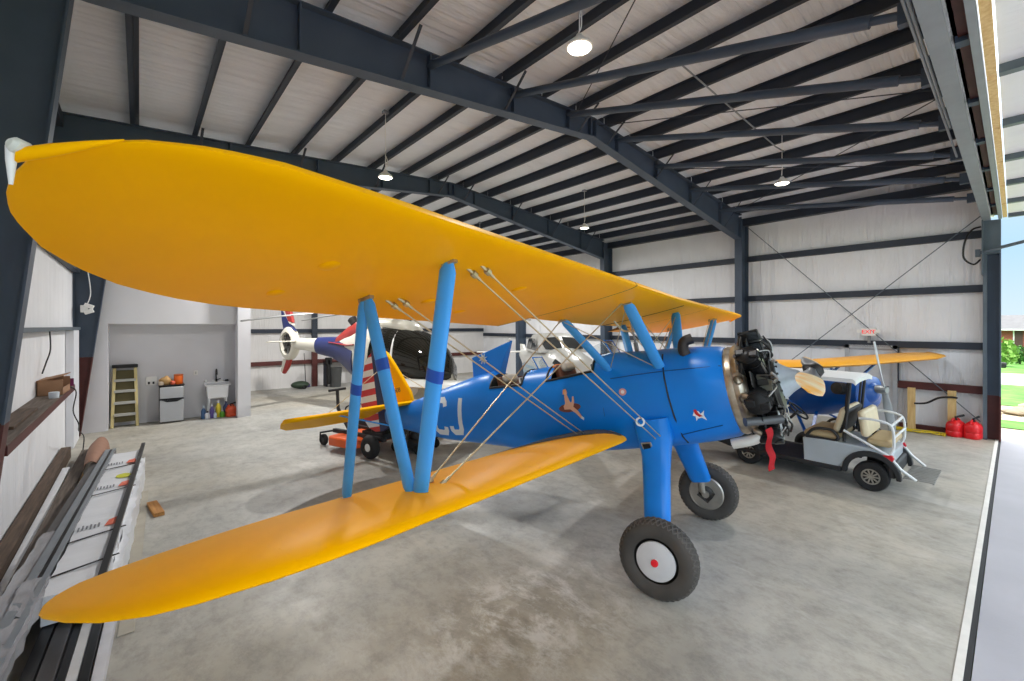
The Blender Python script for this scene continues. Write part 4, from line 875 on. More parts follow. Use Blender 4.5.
mb = MB(); mb.loft([[V((x, s * .04, z)) for x, z in ((-3.4, 1.6), (-3.9, 1.86), (-4.4, 1.86), (-4.3, 1.5))] for s in (-1, 1)]); mb.build('fin', whm, wa, .02)
mb = MB(); mb.tube([(1.7, 0, 1.0), (1.7, 0, .2)], .045, 10); mb.torus((1.7, .0, .19), (0, 1, 0), .12, .07, 24, 10); mb.build('nose_wheel', rubber, wa)
mb = MB(); mb.lathe([(.14, 0), (.13, .1), (.07, .2), (.01, .26)], (2.14, 0, 1.32), (1, 0, 0), 20); mb.build('spinner', whm, wa)
mb = MB(); mb.bar((2.22, 0, 1.3), (2.22, .62, .72), .1, .02, (1, .3, 0)); mb.bar((2.22, 0, 1.34), (2.22, -.62, 1.92 - .1), .1, .02, (1, .3, 0)); mb.build('propeller', eng_dk, wa)
# ================================================================ blue high wing airplane by the exit door
bl2 = M('royal_blue', (6, 82, 164), .3, 0, .08, 3, coat=.3); wing2 = M('orange_yellow_wing', (240, 168, 46), .4, 0, .06, 3)
prop_w = M('propeller_pale', (206, 208, 208), .35, 0, .08); prop_g = M('propeller_silver_grey', (150, 154, 154), .35, .3, .1)
BM = place(10.4, 2.59, -.42, -.907)
ba = thing('high_wing_airplane', 'dark blue airplane with slim yellow wing above its fuselage behind the golf cart', 'airplane', mat=BM)
BS = [(1.02, 1.24, .2, .22), (.95, 1.24, .3, .32), (.6, 1.22, .36, .38), (.2, 1.14, .44, .42), (-.4, 1.08, .48, .42), (-1.2, 1.0, .46, .40), (-2.2, .92, .34, .3), (-3.4, .82, .2, .16), (-4.2, .76, .13, .05)]
mb = MB(); mb.loft([ell(*s, p=3) for s in BS]); mb.build('fuselage', bl2, ba, smooth=45)
mb = MB(); mb.lathe([(.2, 0), (.14, .06), (.06, .1)], (1.0, 0, 1.25), (1, 0, 0), 20); hb_ = mb.build('nose_plate', bl2, ba)
for s in (-1, 1):
    mb = MB(); prof = []
    for q in range(7): prof += [(.075, .2 + q * .03), (.11, .205 + q * .03), (.11, .215 + q * .03), (.075, .22 + q * .03)]
    mb.lathe(prof, (.75, s * .12, 1.28), (0, s, .1), 18); mb.build('cylinder', eng_dk, ba)
    mb = MB(); secs = []
    for y, le, te, z in ((0, .15, -1.15, 1.645), (1.0, .15, -1.15, 1.66), (3.3, .13, -1.1, 1.745), (3.75, .0, -.98, 1.765), (3.93, -.3, -.75, 1.775)):
        secs.append([V((le - u * (le - te), s * y, z + q * .17 * (1 if y < 3.5 else .6))) for u, q in ((0, 0), (.04, .35), (.15, .55), (.35, .62), (.7, .35), (1, 0), (.6, -.08), (.15, -.25), (.04, -.2))])
    mb.loft(secs); w2 = mb.build('wing', wing2, ba, smooth=50)
    for p, q in (((-.1, s * .36, .8), (-.2, s * 1.9, 1.66)), ((-.75, s * .36, .8), (-.85, s * 1.9, 1.66))):
        mb = MB(); mb.bar(p, q, .05, .025); mb.build('wing_strut', bl2, ba)
    for x0, x1 in ((.05, -.1), (-.5, -.3), (-.5, -.85)):
        mb = MB(); mb.bar((x0, s * .3, 1.45), (x1, s * .42, 1.66), .035, .03); mb.build('cabane_strut', bl2, ba)
    mb = MB(); mb.bar((.2, s * .3, .78), (.45, s * .78, .32), .05, .03); mb.bar((-.25, s * .3, .72), (.43, s * .78, .32), .05, .03); gl2 = mb.build('landing_gear_leg', bl2, ba)
    mb = MB(); mb.torus((.45, s * .84, .24), (0, 1, 0), .16, .08, 26, 10); mb.lathe([(.13, -.05), (.13, .05)], (.45, s * .84, .24), (0, 1, 0), 18); mb.build('wheel', rubber, gl2)
    mb = MB(); mb.loft([[V((x, s * .05, .9 + z)) for x, z in ((-3.6, 0), (-3.9, .02), (-4.2, 0), (-3.9, -.02))], [V((x, s * 1.3, .9 + z)) for x, z in ((-3.75, 0), (-3.9, .015), (-4.2, 0), (-3.9, -.015))]]); mb.build('tailplane', wing2, ba)
mb = MB(); mb.loft([[V((x, s * .025, z)) for x, z in ((-3.5, .98), (-3.9, 1.5), (-4.3, 1.55), (-4.55, 1.2), (-4.5, .75), (-4.2, .68))] for s in (-1, 1)]); mb.build('fin', bl2, ba, .015)
mb = MB(); mb.prism([(.25, 0), (.0, .2), (-.02, .2), (.22, 0)], (-.05, -.25, 1.52), (1, 0, 0), (0, 0, 1), (0, .5, 0)); mb.build('windscreen', glass, ba, smooth=0)
Ph = V((1.2, 0, 1.33)); mb = MB(); mb.lathe([(.07, -.12), (.075, 0), (.05, .05)], Ph, (1, 0, 0), 18); phb = mb.build('propeller_hub', prop_g, ba)
for s, m in ((1, prop_w), (-1, prop_g)):
    d = V((0, -.27 * s, s * .96)).normalized(); secs = []
    for r, ch, tw_ in ((.04, .08, 60), (.15, .09, 50), (.3, .13, 38), (.55, .14, 28), (.8, .11, 22), (.88, .05, 20)):
        e = V((1, 0, 0)).cross(d); cd = e * math.cos(rad(tw_)) + V((1, 0, 0)) * math.sin(rad(tw_)); nd = d.cross(cd)
        secs.append([Ph + d * r + cd * ch / 2 * math.cos(t) + nd * .014 * math.sin(t) for t in [2 * PI * k / 12 for k in range(12)]])
    mb = MB(); mb.loft(secs); mb.build('propeller_blade', m, ba, smooth=50)
# ================================================================ golf cart
cart_g = M('cart_silver_grey', (176, 184, 190), .35, .1, .06, 4, coat=.3); cart_b = M('cart_black_plastic', (40, 41, 43), .55, 0, .15, 8)
cream = M('cream_vinyl', (222, 206, 172), .55, 0, .08, 6); tan = M('tan_vinyl', (186, 164, 124), .6, 0, .12, 6)
GM = place(8.76, 2.25, 0, 1)
gc = thing('golf_cart', 'grey and black golf cart with cream seats and a white roof', 'golf cart', mat=GM)
# local: x forward (into the hangar), y toward the camera side (+.55), z up
def side_prism(mb, poly, y0, y1): mb.prism(poly, (0, y0, 0), (1, 0, 0), (0, 0, 1), (0, y1 - y0, 0))
arch = [(-.85 + .30 * math.cos(t), .22 + .30 * math.sin(t)) for t in [rad(8 + 164 * k / 12) for k in range(13)]]
mb = MB()
side_prism(mb, [(.0, .24), (-.45, .24)] + [(-.50, .30)] + arch[2:-2] + [(-1.08, .45), (-1.08, .57), (-.9, .63), (-.3, .66), (.02, .64)], -.52, .54)
mb.build('rear_body', cart_g, gc, .025)
for s in (-1, 1):
    mb = MB(); a2 = [(-.85 + .36 * math.cos(t), .22 + .36 * math.sin(t)) for t in [rad(-5 + 175 * k / 14) for k in range(15)]]
    side_prism(mb, [a2[0]] + a2 + [(-1.19, .25), (-1.19, .42), (-1.1, .52)] + [(-.85 + .30 * math.cos(t), .22 + .30 * math.sin(t)) for t in [rad(160 - 160 * k / 12) for k in range(13)]][:0] + [(-1.08, .54), (-.86, .64), (-.6, .58), (-.46, .40), (-.40, .25)], s * .535 - .02, s * .535 + .02) if False else None
    pts = [V((-.85 + .31 * math.cos(t), s * .54, .22 + .31 * math.sin(t))) for t in [rad(0 + 178 * k / 16) for k in range(17)]]
    secs = []
    for k, p in enumerate(pts):
        d = V((p.x + .85, 0, p.z - .22)).normalized(); w = .035 + .03 * math.sin(PI * k / 16)
        secs.append([p + d * w + V((0, s * .03, 0)), p - d * .02 + V((0, s * .03, 0)), p - d * .02 - V((0, s * .07, 0)), p + d * w - V((0, s * .07, 0))])
    mb.loft(secs); mb.build('wheel_arch', cart_b, gc, .008)
    mb = MB(); mb.span((-.5, s * .50, .20), (1.1, s * .56, .28)); mb.build('sill', cart_b, gc, .02)
    mb = MB(); mb.prism([(0, 0), (.13, .02), (.12, .075), (.0, .095), (-.02, .05)], (-1.10, s * .535 - .02, .49), (1, 0, 0), (0, 0, 1), (0, .045, 0)); mb.build('tail_light', M('tail_light_red', (206, 22, 46), .25, coat=.5), gc, .01)
mb = MB(); mb.span((-1.13, -.53, .24), (-1.03, .53, .44)); mb.build('rear_bumper', cart_b, gc, .03)
mb = MB(); mb.span((-.02, -.5, .20), (1.0, .5, .27)); mb.build('floor_mat', cart_b, gc, .01)
mb = MB(); mb.loft([[V((x, s * y, z)) for s, y in ((-1, w), (1, w)) for z in ((z0, z1) if s < 0 else (z1, z0))] for x, w, z0, z1 in ((.95, .50, .2, .30), (1.05, .52, .22, .78), (1.2, .54, .24, .84), (1.45, .5, .28, .72), (1.62, .4, .32, .52))]); mb.build('front_body', cart_b, gc, .04)
mb = MB(); mb.span((-.45, -.48, .66), (.02, .50, .76)); mb.build('seat', tan, gc, .04)
mb = MB(); mb.box((-.46, .0, .98), (.10, .94, .40), Matrix.Rotation(-.28, 3, 'Y')); mb.build('backrest', cream, gc, .045)
mb = MB(); mb.box((-.40 - .10, .0, .96), (.06, .90, .40), Matrix.Rotation(-.28, 3, 'Y')); mb.build('backrest_shell', cart_b, gc, .03)
mb = MB(); mb.box((-.74, .0, .96), (.10, .90, .40), Matrix.Rotation(.14, 3, 'Y')); mb.build('rear_backrest', cream, gc, .045)
mb = MB(); mb.span((-1.08, -.45, .66), (-.78, .46, .76)); mb.build('rear_seat', tan, gc, .04)
for s in (-1, 1):
    mb = MB(); mb.tube(smooth_path([(-.02, s * .52, .66), (-.14, s * .53, .80), (-.36, s * .53, .82), (-.45, s * .52, .72), (-.42, s * .52, .66)]), .022, 8); mb.tube([(-.02, s * .52, .66), (-.42, s * .52, .66)], .02, 8); mb.build('armrest', cart_b, gc)
    mb = MB(); mb.tube([(-.52, s * .50, .66), (-.60, s * .50, 1.62)], .022, 10); mb.tube([(-.50, s * .44, .7), (-.56, s * .45, 1.62)], .016, 8); mb.build('roof_post', cart_b, gc)
    mb = MB(); mb.tube([(1.15, s * .5, .78), (.95, s * .5, 1.2), (.75, s * .5, 1.62)], .02, 10); mb.build('roof_post', cart_b, gc)
    mb = MB(); mb.tube(smooth_path([(-.70, s * .49, 1.05), (-.85, s * .50, 1.06), (-1.02, s * .49, 1.03), (-1.09, s * .48, .95), (-1.10, s * .47, .70), (-1.06, s * .47, .58)], 5), .018, 8); mb.tube([(-.52, s * .52, .84), (-.8, s * .53, .70), (-1.06, s * .53, .56), (-1.18, s * .52, .40), (-1.34, s * .48, .27)], .02, 8); mb.build('grab_rail', M('white_rail', (224, 226, 226), .35, .1), gc)
mb = MB(); mb.tube([(-1.07, .48, .99), (-1.07, -.48, .99)], .018, 8); mb.tube([(-1.10, .47, .82), (-1.10, -.47, .82)], .014, 8); mb.build('grab_rail', MATS['white_rail'], gc)
mb = MB(); mb.loft([[V((x, y, z + dz - .035 * (abs(y) / .58) ** 3)) for y, dz in [(-.58 + 1.16 * k / 10, .06) for k in range(11)] + [(.58 - 1.16 * k / 10, 0) for k in range(11)]] for x, z in ((-.68, 1.585), (-.64, 1.62), (0, 1.635), (.8, 1.62), (.9, 1.60))]); mb.build('roof', M('cart_roof_white', (228, 228, 226), .4, 0, .04), gc, smooth=40)
for x, nm in ((-.85, 'rear'), (.85, 'front')):
    for s in (-1, 1):
        c = V((x, s * .47, .215))
        mb = MB(); mb.lathe([(.115, -.08), (.16, -.095), (.20, -.085), (.215, -.05), (.215, .05), (.20, .085), (.16, .095), (.115, .08)], c, (0, 1, 0), 36, False); wl = mb.build('wheel', rubber, gc, smooth=50)
        mb = MB(); mb.lathe([(.118, .02), (.11, .07), (.104, .03), (.03, .045), (.02, .06)], c, (0, s, 0), 30); mb.lathe([(.116, -.07), (.116, -.02)], c, (0, s, 0), 20); rm_ = mb.build('rim', eng_dk, wl)
        mb = MB(); mb.torus(c + V((0, s * .07, 0)), (0, 1, 0), .106, .012, 30, 6)
        for k in range(10): t = 2 * PI * k / 10; mb.bar(c + V((.03 * math.cos(t), s * .068, .03 * math.sin(t))), c + V((.105 * math.cos(t), s * .07, .105 * math.sin(t))), .018, .016, (0, 1, 0))
        mb.lathe([(.03, .05), (.025, .085)], c, (0, s, 0), 14); mb.build('hub_cap', alu, wl)
mb = MB(); mb.tube([(-.85, -.4, .215), (-.85, .4, .215)], .035, 8); mb.tube([(.85, -.4, .215), (.85, .4, .215)], .03, 8); mb.build('axle', eng_dk, gc)
st = MB(); cs_ = V((.17, .22, 1.0)); axs = V((-.66, 0, .75)).normalized(); st.torus(cs_, axs, .17, .016, 32, 8)
e1 = axs.cross(V((0, 1, 0))).normalized()
for k in (0.3, 2.4, 4.5): st.bar(cs_, cs_ + (V((0, 1, 0)) * math.cos(k) + e1 * math.sin(k)) * .165, .03, .012, axs)
sw = st.build('steering_wheel', cart_b, gc); st = MB(); st.tube([cs_, cs_ - axs * .35, (.72, .22, .5), (.95, .22, .30)], .022, 8); st.build('steering_column', cart_b, sw)
mb = MB()
for k in range(10): y = -.42 + .84 * k / 9; mb.span((-1.52, y - .018, .26), (-1.20, y + .018, .275))
for x in (-1.52, -1.35, -1.21): mb.span((x, -.44, .25), (x + .02, .44, .262))
mb.build('foot_plate', M('grate_grey', (150, 150, 146), .5, .3), gc, smooth=0)
# ================================================================ riding mower
org = M('mower_orange', (226, 92, 26), .4, 0, .08)
MM = place(3.48, 8.46, -.3, .95)
mw_ = thing('riding_mower', 'orange and black riding mower under the yellow tailplane', 'riding mower', mat=MM)
mb = MB(); mb.loft([[V((x, s * w, z)) for s, z in ((-1, z0), (-1, z1), (1, z1), (1, z0))] for x, w, z0, z1 in ((-.3, .40, .14, .27), (-.1, .55, .12, .30), (.45, .58, .12, .30), (.62, .46, .13, .27))]); mb.build('mower_deck', org, mw_, .03)
mb = MB(); mb.span((-.75, -.28, .28), (.75, -.2, .36)); mb.span((-.75, .2, .28), (.75, .28, .36)); mb.span((-.7, -.24, .3), (-.1, .24, .42)); mb.build('frame', cart_b, mw_, .01)
mb = MB(); mb.box((-.55, 0, .56), (.42, .46, .30)); mb.ball((-.6, 0, .74), .18, .18, .08); mb.build('engine', eng_blk, mw_, .03)
mb = MB(); mb.box((-.1, 0, .56), (.46, .48, .10)); mb.box((-.34, 0, .80), (.10, .46, .42), Matrix.Rotation(-.15, 3, 'Y')); mb.build('seat', M('mower_seat_black', (30, 32, 38), .55), mw_, .03)
mb = MB()
mb.tube([(.6, 0, .3), (.95, 0, .7), (.98, 0, 1.08)], .035, 8); mb.tube([(.98, .2, 1.1), (.98, -.2, 1.1)], .028, 8); mb.build('steering_bar', cart_b, mw_)
for s in (-1, 1):
    mb = MB(); mb.torus((-.6, s * .46, .22), (0, 1, 0), .13, .09, 28, 12); wl = mb.build('rear_wheel', rubber, mw_)
    mb = MB(); mb.lathe([(.1, -.06), (.1, .06), (.03, .075)], (-.6, s * .46, .22), (0, s, 0), 20); mb.build('wheel_hub', white_p, wl)
    mb = MB(); mb.torus((.95, s * .34, .12), (0, 1, 0), .075, .045, 24, 10); wl = mb.build('front_wheel', rubber, mw_)
    mb = MB(); mb.lathe([(.06, -.03), (.06, .03)], (.95, s * .34, .12), (0, s, 0), 16); mb.tube([(.95, s * .42, .12), (.95, s * .42, .28), (.72, s * .26, .32)], .02, 8); mb.build('caster_fork', cart_b, wl)
    mb = MB(); mb.tube(smooth_path([(.1, s * .36, .4), (.24, s * .36, .8), (.14, s * .3, .9), (.08, s * .12, .9)]), .014, 8); mb.build('steering_lever', cart_b, mw_)
# second small machine beside it: motor bike style kart frame
KM = place(4.15, 7.75, -.4, .9)
kt = thing('push_mower', 'small black wheeled push mower beside the orange mower', 'push mower', mat=KM)
mb = MB(); mb.loft([[V((x, s * w, z)) for s, z in ((-1, z0), (-1, z1), (1, z1), (1, z0))] for x, w, z0, z1 in ((-.32, .2, .1, .18), (-.15, .26, .08, .24), (.15, .26, .08, .24), (.32, .18, .1, .18))]); mb.build('mower_deck', cart_b, kt, .02)
mb = MB(); mb.lathe([(.12, .22), (.13, .3), (.1, .36), (.04, .38)], (0, 0, 0), (0, 0, 1), 18); mb.build('motor', eng_dk, kt)
for x in (-.27, .27):
    for s in (-1, 1):
        mb = MB(); mb.torus((x, s * .28, .1), (0, 1, 0), .07, .03, 20, 8); mb.lathe([(.05, -.02), (.05, .02)], (x, s * .28, .1), (0, 1, 0), 12); mb.build('wheel', rubber, kt)
mb = MB(); mb.tube(smooth_path([(-.3, .2, .18), (-.62, .2, .46), (-.68, 0, .5), (-.62, -.2, .46), (-.3, -.2, .18)]), .014, 8); mb.build('handle', eng_dk, kt)
# ================================================================ items by the office
ld = thing('folding_ladder', 'tan and olive folding step ladder leaning in the office recess', 'ladder', (-.27, 14.2, 0))
rail_m = M('ladder_tan', (206, 190, 136), .5, 0, .1); step_m = M('ladder_step_grey', (176, 176, 170), .5, .1); olive = M('olive_panel', (92, 84, 52), .7, 0, .15)
for s in (-1, 1):
    mb = MB(); mb.bar((s * .23, -.12 - .02, 0), (s * .19, .12, 1.46), .05, .06, (1, 0, 0)); mb.build('side_rail', rail_m, ld, .006)
    mb = MB(); mb.bar((s * .24, .15, 0), (s * .19, .16, 1.46), .03, .04, (1, 0, 0)); mb.build('rear_leg', rail_m, ld)
for i, z in enumerate((.3, .58, .86, 1.12)):
    mb = MB(); y = -.14 + .26 * z / 1.46; mb.span((-.2, y - .05, z - .03), (.2, y + .06, z + .03)); mb.build('step', step_m, ld, .006)
mb = MB(); mb.bar((0, -.07, .12), (0, .14, 1.36), .38, .02, (0, 1, 0)); mb.build('back_panel', olive, ld)
mb = MB(); mb.span((-.24, .05, 1.42), (.24, .18, 1.5)); mb.build('top_cap', black_p, ld, .015)
fr = thing('mini_fridge', 'stainless mini fridge with two doors against the office recess wall', 'mini fridge', (.62, 14.13, 0))
steel_f = M('fridge_steel', (180, 182, 186), .35, .35, .06, 4)
mb = MB(); mb.span((-.245, -.18, .02), (.245, .24, .93)); mb.build('body', black_p, fr, .01)
mb = MB(); mb.span((-.24, -.24, .62), (.24, -.18, .91)); d_ = mb.build('door', steel_f, fr, .015); mb = MB(); mb.span((-.22, -.255, .60), (.22, -.235, .625)); mb.build('handle', black_p, d_)
mb = MB(); mb.span((-.24, -.24, .04), (.24, -.18, .585)); d_ = mb.build('door', steel_f, fr, .015); mb = MB(); mb.prism([(-.2, 0), (.2, 0), (.1, -.05), (-.1, -.05)], (0, -.245, .585), (1, 0, 0), (0, 0, 1), (0, .02, 0)); mb.build('handle', black_p, d_)
mb = MB(); mb.span((-.26, -.2, .93), (.26, .25, .96)); mb.build('top', black_p, fr, .006)
def blob(name, label, cat, c, r, m, seed=1, amp=.16, grp=None, n=18, k=10):
    rnd = random.Random(seed); ph = [rnd.uniform(0, 6) for _ in range(6)]
    mb = MB(); mb.ball((0, 0, 0), 1, 1, 1, n, k)
    mb.v = [((x * (1 + amp * math.sin(4 * y + ph[0]) * math.cos(3 * z + ph[1]))) * r[0], (y * (1 + amp * math.sin(4 * z + ph[2]))) * r[1], max(-.8, z * (1 + amp * math.sin(5 * x + ph[3]))) * r[2]) for x, y, z in mb.v]
    o = mb.build(name, m, None, smooth=60); o.location = (c[0], c[1], c[2] + .8 * r[2]); return tag(o, label, cat, grp)
blob('paper_bag', 'crumpled tan paper bag on the mini fridge', 'bag', (.50, 14.05, .96), (.13, .12, .12), M('tan_paper', (190, 150, 96), .7, 0, .2, 9), 2)
blob('snack_bag', 'pale crumpled packet at the edge of the mini fridge top', 'bag', (.41, 13.98, .96), (.06, .06, .06), M('pale_packet', (196, 180, 160), .6), 5)
tb_ = thing('orange_tub', 'bright orange tub on the mini fridge', 'tub', (.76, 14.05, .96)); mb = MB(); mb.lathe([(.08, 0), (.095, .02), (.1, .2), (.085, .22)], (0, 0, 0), (0, 0, 1), 20); mb.build('tub_body', M('tub_orange', (232, 104, 24), .4), tb_)
mb = MB(); mb.lathe([(.1, .22), (.1, .25), (.03, .26)], (0, 0, 0), (0, 0, 1), 20); mb.build('lid', M('tub_lid', (190, 96, 40), .4), tb_)
blob('red_packet', 'small red and white packet between paper bag and orange tub', 'packet', (.64, 13.97, .96), (.05, .05, .06), M('red_packet', (206, 96, 70), .5), 8)
mb = MB(); mb.span((.12, 14.37, .94), (.34, 14.4, 1.16)); wb = mb.build('wall_box', white_p, None, .01); tag(wb, 'white plumbing outlet box in the recess wall by the fridge', 'outlet box')
for x in (.18, .27): mb = MB(); mb.span((x - .02, 14.355, .97), (x + .02, 14.372, 1.03)); mb.build('valve', black_p, wb, .005)
mb = MB(); mb.span((1.10, 14.38, 1.13), (1.19, 14.4, 1.25)); op = mb.build('outlet_plate', white_p, None, .004); tag(op, 'white outlet plate in the recess wall near the sink', 'outlet')
mb = MB(); mb.span((1.13, 14.375, 1.155), (1.16, 14.382, 1.225)); mb.build('socket', M('socket_grey', (200, 200, 200), .4), op)
sk = thing('utility_sink', 'white utility sink on thin legs in the office recess', 'sink', (1.60, 14.17, 0))
sinkm = M('sink_white', (236, 238, 240), .3, 0, .03)
mb = MB(); o_, i_ = [], []
mb.loft([[V((x * w, y * w2, z)) for x, y in ((-1, -1), (1, -1), (1, 1), (-1, 1))] for w, w2, z in ((.20, .16, .50), (.225, .19, .52), (.245, .21, .84), (.29, .23, .845), (.29, .23, .875), (.235, .2, .88), (.2, .16, .60))], caps=True); mb.build('basin', sinkm, sk, .012)
mb = MB(); mb.span((-.29, .14, .87), (.29, .23, .92)); mb.build('rear_ledge', sinkm, sk, .012)
for x in (-.2, .2):
    for y in (-.15, .15): mb = MB(); mb.bar((x, y, 0), (x * .95, y, .52), .03, .03); mb.build('leg', sinkm, sk)
mb = MB(); mb.tube(smooth_path([(0, .19, .92), (0, .19, 1.18), (0, .16, 1.26), (0, .06, 1.24), (0, .03, 1.12)]), .017, 10); mb.lathe([(.035, 0), (.03, .05)], (0, .19, .92), (0, 0, 1), 14); mb.tube([(0, .19, .97), (.1, .15, 1.0)], .012, 8); mb.build('faucet', M('dark_chrome', (70, 70, 70), .25, .8, .1), sk)
for x, nm, m in ((-.24, 'soap_bottle', white_p), (-.06, 'sponge', white_p), (.12, 'soap_bar', white_p), (.24, 'brush', eng_dk)):
    mb = MB(); mb.lathe([(.03, 0), (.032, .05), (.012, .065), (.01, .08)] if 'bottle' in nm else [(.04, 0), (.045, .02), (.03, .045)], (1.6 + x, 14.17 + .17, .921), (0, 0, 1), 14)
    tag(mb.build(nm, m), {'soap_bottle': 'small white soap bottle on the sink ledge', 'sponge': 'white sponge on the sink ledge beside the faucet', 'soap_bar': 'white soap on the sink ledge under the faucet arm', 'brush': 'small dark scrubbing brush at the end of the sink ledge'}[nm], nm.replace('_', ' '))
def bottle(x, y, h, r, m, capm, label, cat='bottle', spray=False):
    t = thing('cleaning_bottle', label, cat, (x, y, 0), 0, 'cleaning bottles under the sink')
    mb = MB(); mb.lathe([(r * .92, 0), (r, .01), (r, h * .6), (r * .5, h * .78), (r * .35, h * .82)], (0, 0, 0), (0, 0, 1), 18); mb.build('bottle_body', m, t)
    mb = MB(); mb.lathe([(r * .4, h * .82), (r * .4, h * .95), (r * .2, h)], (0, 0, 0), (0, 0, 1), 14)
    if spray: mb.box((0, -r * .5, h * .97), (r * .5, r * 1.8, h * .1))
    mb.build('bottle_cap', capm, t)
bm = lambda n, c: M('bottle_' + n, c, .35, 0, .05)
bottle(1.28, 13.98, .34, .055, bm('blue', (60, 96, 140)), bm('pale', (206, 220, 230)), 'blue bottle with pale spray head, at the outer end below the sink', spray=True)
bottle(1.36, 13.93, .20, .06, bm('white', (214, 218, 224)), bm('navy', (40, 44, 84)), 'short white jug with dark cap below the sink')
bottle(1.46, 13.95, .38, .05, bm('violet', (96, 84, 150)), bm('white', (220, 220, 224)), 'violet bottle with white cap below the sink')
bottle(1.53, 13.92, .18, .035, bm('pale', (206, 214, 226)), bm('violet', (90, 80, 140)), 'small white bottle standing in front below the sink')
bottle(1.61, 14.02, .46, .065, bm('yellow', (226, 206, 60)), bm('white', (220, 220, 224)), 'tall yellow bottle under the middle of the sink')
bottle(1.69, 13.93, .19, .06, bm('green', (92, 160, 52)), bm('white', (220, 220, 224)), 'short green bottle below the sink')
bottle(1.79, 14.03, .42, .075, bm('indigo', (52, 64, 110)), bm('indigo2', (40, 46, 84)), 'dark blue jug next to the red fuel can below the sink')
redc = M('fuel_can_red', (214, 30, 36), .38, 0, .06)
def fuel_can(x, y, s, rz, label, m=None, gname='red fuel cans by the corner column'):
    t = thing('fuel_can', label, 'fuel can', (x, y, 0), rz, gname); m = m or redc
    mb = MB(); mb.loft([[V((a * w * s, b * d_ * s, z * s)) for a, b in [(math.copysign(abs(math.cos(q)) ** .6, math.cos(q)), math.copysign(abs(math.sin(q)) ** .6, math.sin(q))) for q in [2 * PI * k / 24 for k in range(24)]]] for w, d_, z in ((.15, .11, 0), (.165, .125, .03), (.165, .125, .11), (.155, .118, .125), (.165, .125, .14), (.165, .125, .24), (.15, .11, .29), (.09, .07, .34), (.05, .05, .36))]); mb.build('can_body', m, t)
    mb = MB(); mb.tube(smooth_path([(-.11 * s, 0, .31 * s), (-.08 * s, 0, .38 * s), (.04 * s, 0, .39 * s), (.1 * s, 0, .32 * s)]), .018 * s, 8); mb.build('handle', m, t)
    mb = MB(); mb.tube([(-.02 * s, -.02 * s, .36 * s), (-.04 * s, -.02 * s, .42 * s), (.14 * s, -.04 * s, .46 * s)], .022 * s, 10); mb.build('spout', black_p, t)
fuel_can(1.93 - .04, 13.90, .8, .2, 'small orange red fuel can on the floor beside the sink', M('can_orange', (216, 84, 46), .4), 'fuel can by the sink')
fuel_can(13.76, .86, 1.02, -.6, 'red fuel can next to the wooden post')
fuel_can(13.78, .60, 1.02, -.3, 'red fuel can beside the grey corner column')
# ================================================================ along the lumber wall
lb = thing('wall_ledge', 'wooden ledge board on a red girt along the lumber wall', 'ledge', (0, 0, 0))
mb = MB(); mb.span((XL + .005, 5.55, 1.42), (-.85, 10.6, 1.45)); mb.build('board', wood_g, lb)
mb = MB(); mb.span((-.87, 5.55, 1.35), (-.845, 10.6, 1.435)); mb.build('front_edge', primer, lb)
cb = thing('cardboard_box', 'open brown cardboard box on the wall ledge', 'box', (-.965, 9.35, 1.45), -.04)
card = M('cardboard', (160, 122, 92), .75, 0, .12, 5)
mb = MB(); mb.span((-.13, -.3, .0), (.13, .3, .012)); mb.span((-.13, -.3, 0), (-.118, .3, .22)); mb.span((-.13, -.3, 0), (.13, -.288, .22)); mb.span((-.13, .288, 0), (.13, .3, .22)); mb.span((.118, -.3, 0), (.13, .3, .10)); mb.build('box_body', card, cb, smooth=0)
mb = MB(); mb.box((.0, 0, .24), (.28, .6, .012), Matrix.Rotation(-.25, 3, 'Y')); mb.build('flap', card, cb, smooth=0)
mb = MB(); mb.box((.12, .304, .12), (.1, .006, .12)); mb.build('printed_label', M('plum_label', (120, 40, 90), .5), cb)
mb = MB(); mb.lathe([(.05, 0), (.055, .08), (.045, .085)], (-.90, 8.7, 1.451), (0, 0, 1), 16); tag(mb.build('paper_cup', M('pale_blue_white', (206, 214, 222), .5)), 'pale cup on the wall ledge in front of the cardboard box', 'cup')
mb = MB(); mb.span((-1.08, 6.3, 1.451), (-.92, 7.6, 1.48)); tag(mb.build('board_offcut', wood_d), 'dark board offcut lying on the wall ledge', 'board')
mb = MB(); mb.tube(smooth_path([(-1.04, 9.6, 2.4), (-1.02, 9.5, 2.1), (-1.05, 9.35, 1.9), (-1.07, 9.2, 1.76)]), .009, 6); mb.tube(smooth_path([(-.86, 10.0, 1.47), (-.80, 10.2, 1.35), (-.86, 10.5, 1.0), (-.80, 10.6, .75), (-.86, 11.4, .5), (-.82, 11.8, .3), (-.84, 11.9, .012)]), .009, 6)
tag(mb.build('extension_cord', black_p), 'black cord hanging from the wall ledge to the floor', 'cord')
mb = MB(); mb.span((XL + .005, 12.3, 0), (-1.0, 13.3, 2.36)); tag(mb.build('wall_post', M('white_sheet_metal', (224, 226, 232), .4, 0, .05)), 'white sheet metal post standing at the end of the ledge', 'post')
fl = thing('flood_light', 'white twin flood light on the tapered column', 'flood light', (-.93, 13.44, 2.83))
mb = MB(); mb.box((0, 0, 0), (.12, .08, .16)); mb.build('base', white_p, fl, .01)
for s in (-1, 1):
    mb = MB(); mb.box((.08, -.08, .06 * s), (.16, .12, .09), Matrix.Rotation(.4 * s, 3, 'Y')); mb.build('lamp_head', white_p, fl, .01)
mb = MB(); mb.tube(smooth_path([(.0, .05, 1.2), (.06, .05, .8), (.1, .05, .35), (.04, .02, .08)]), .010, 6); mb.build('cable', white_p, fl)
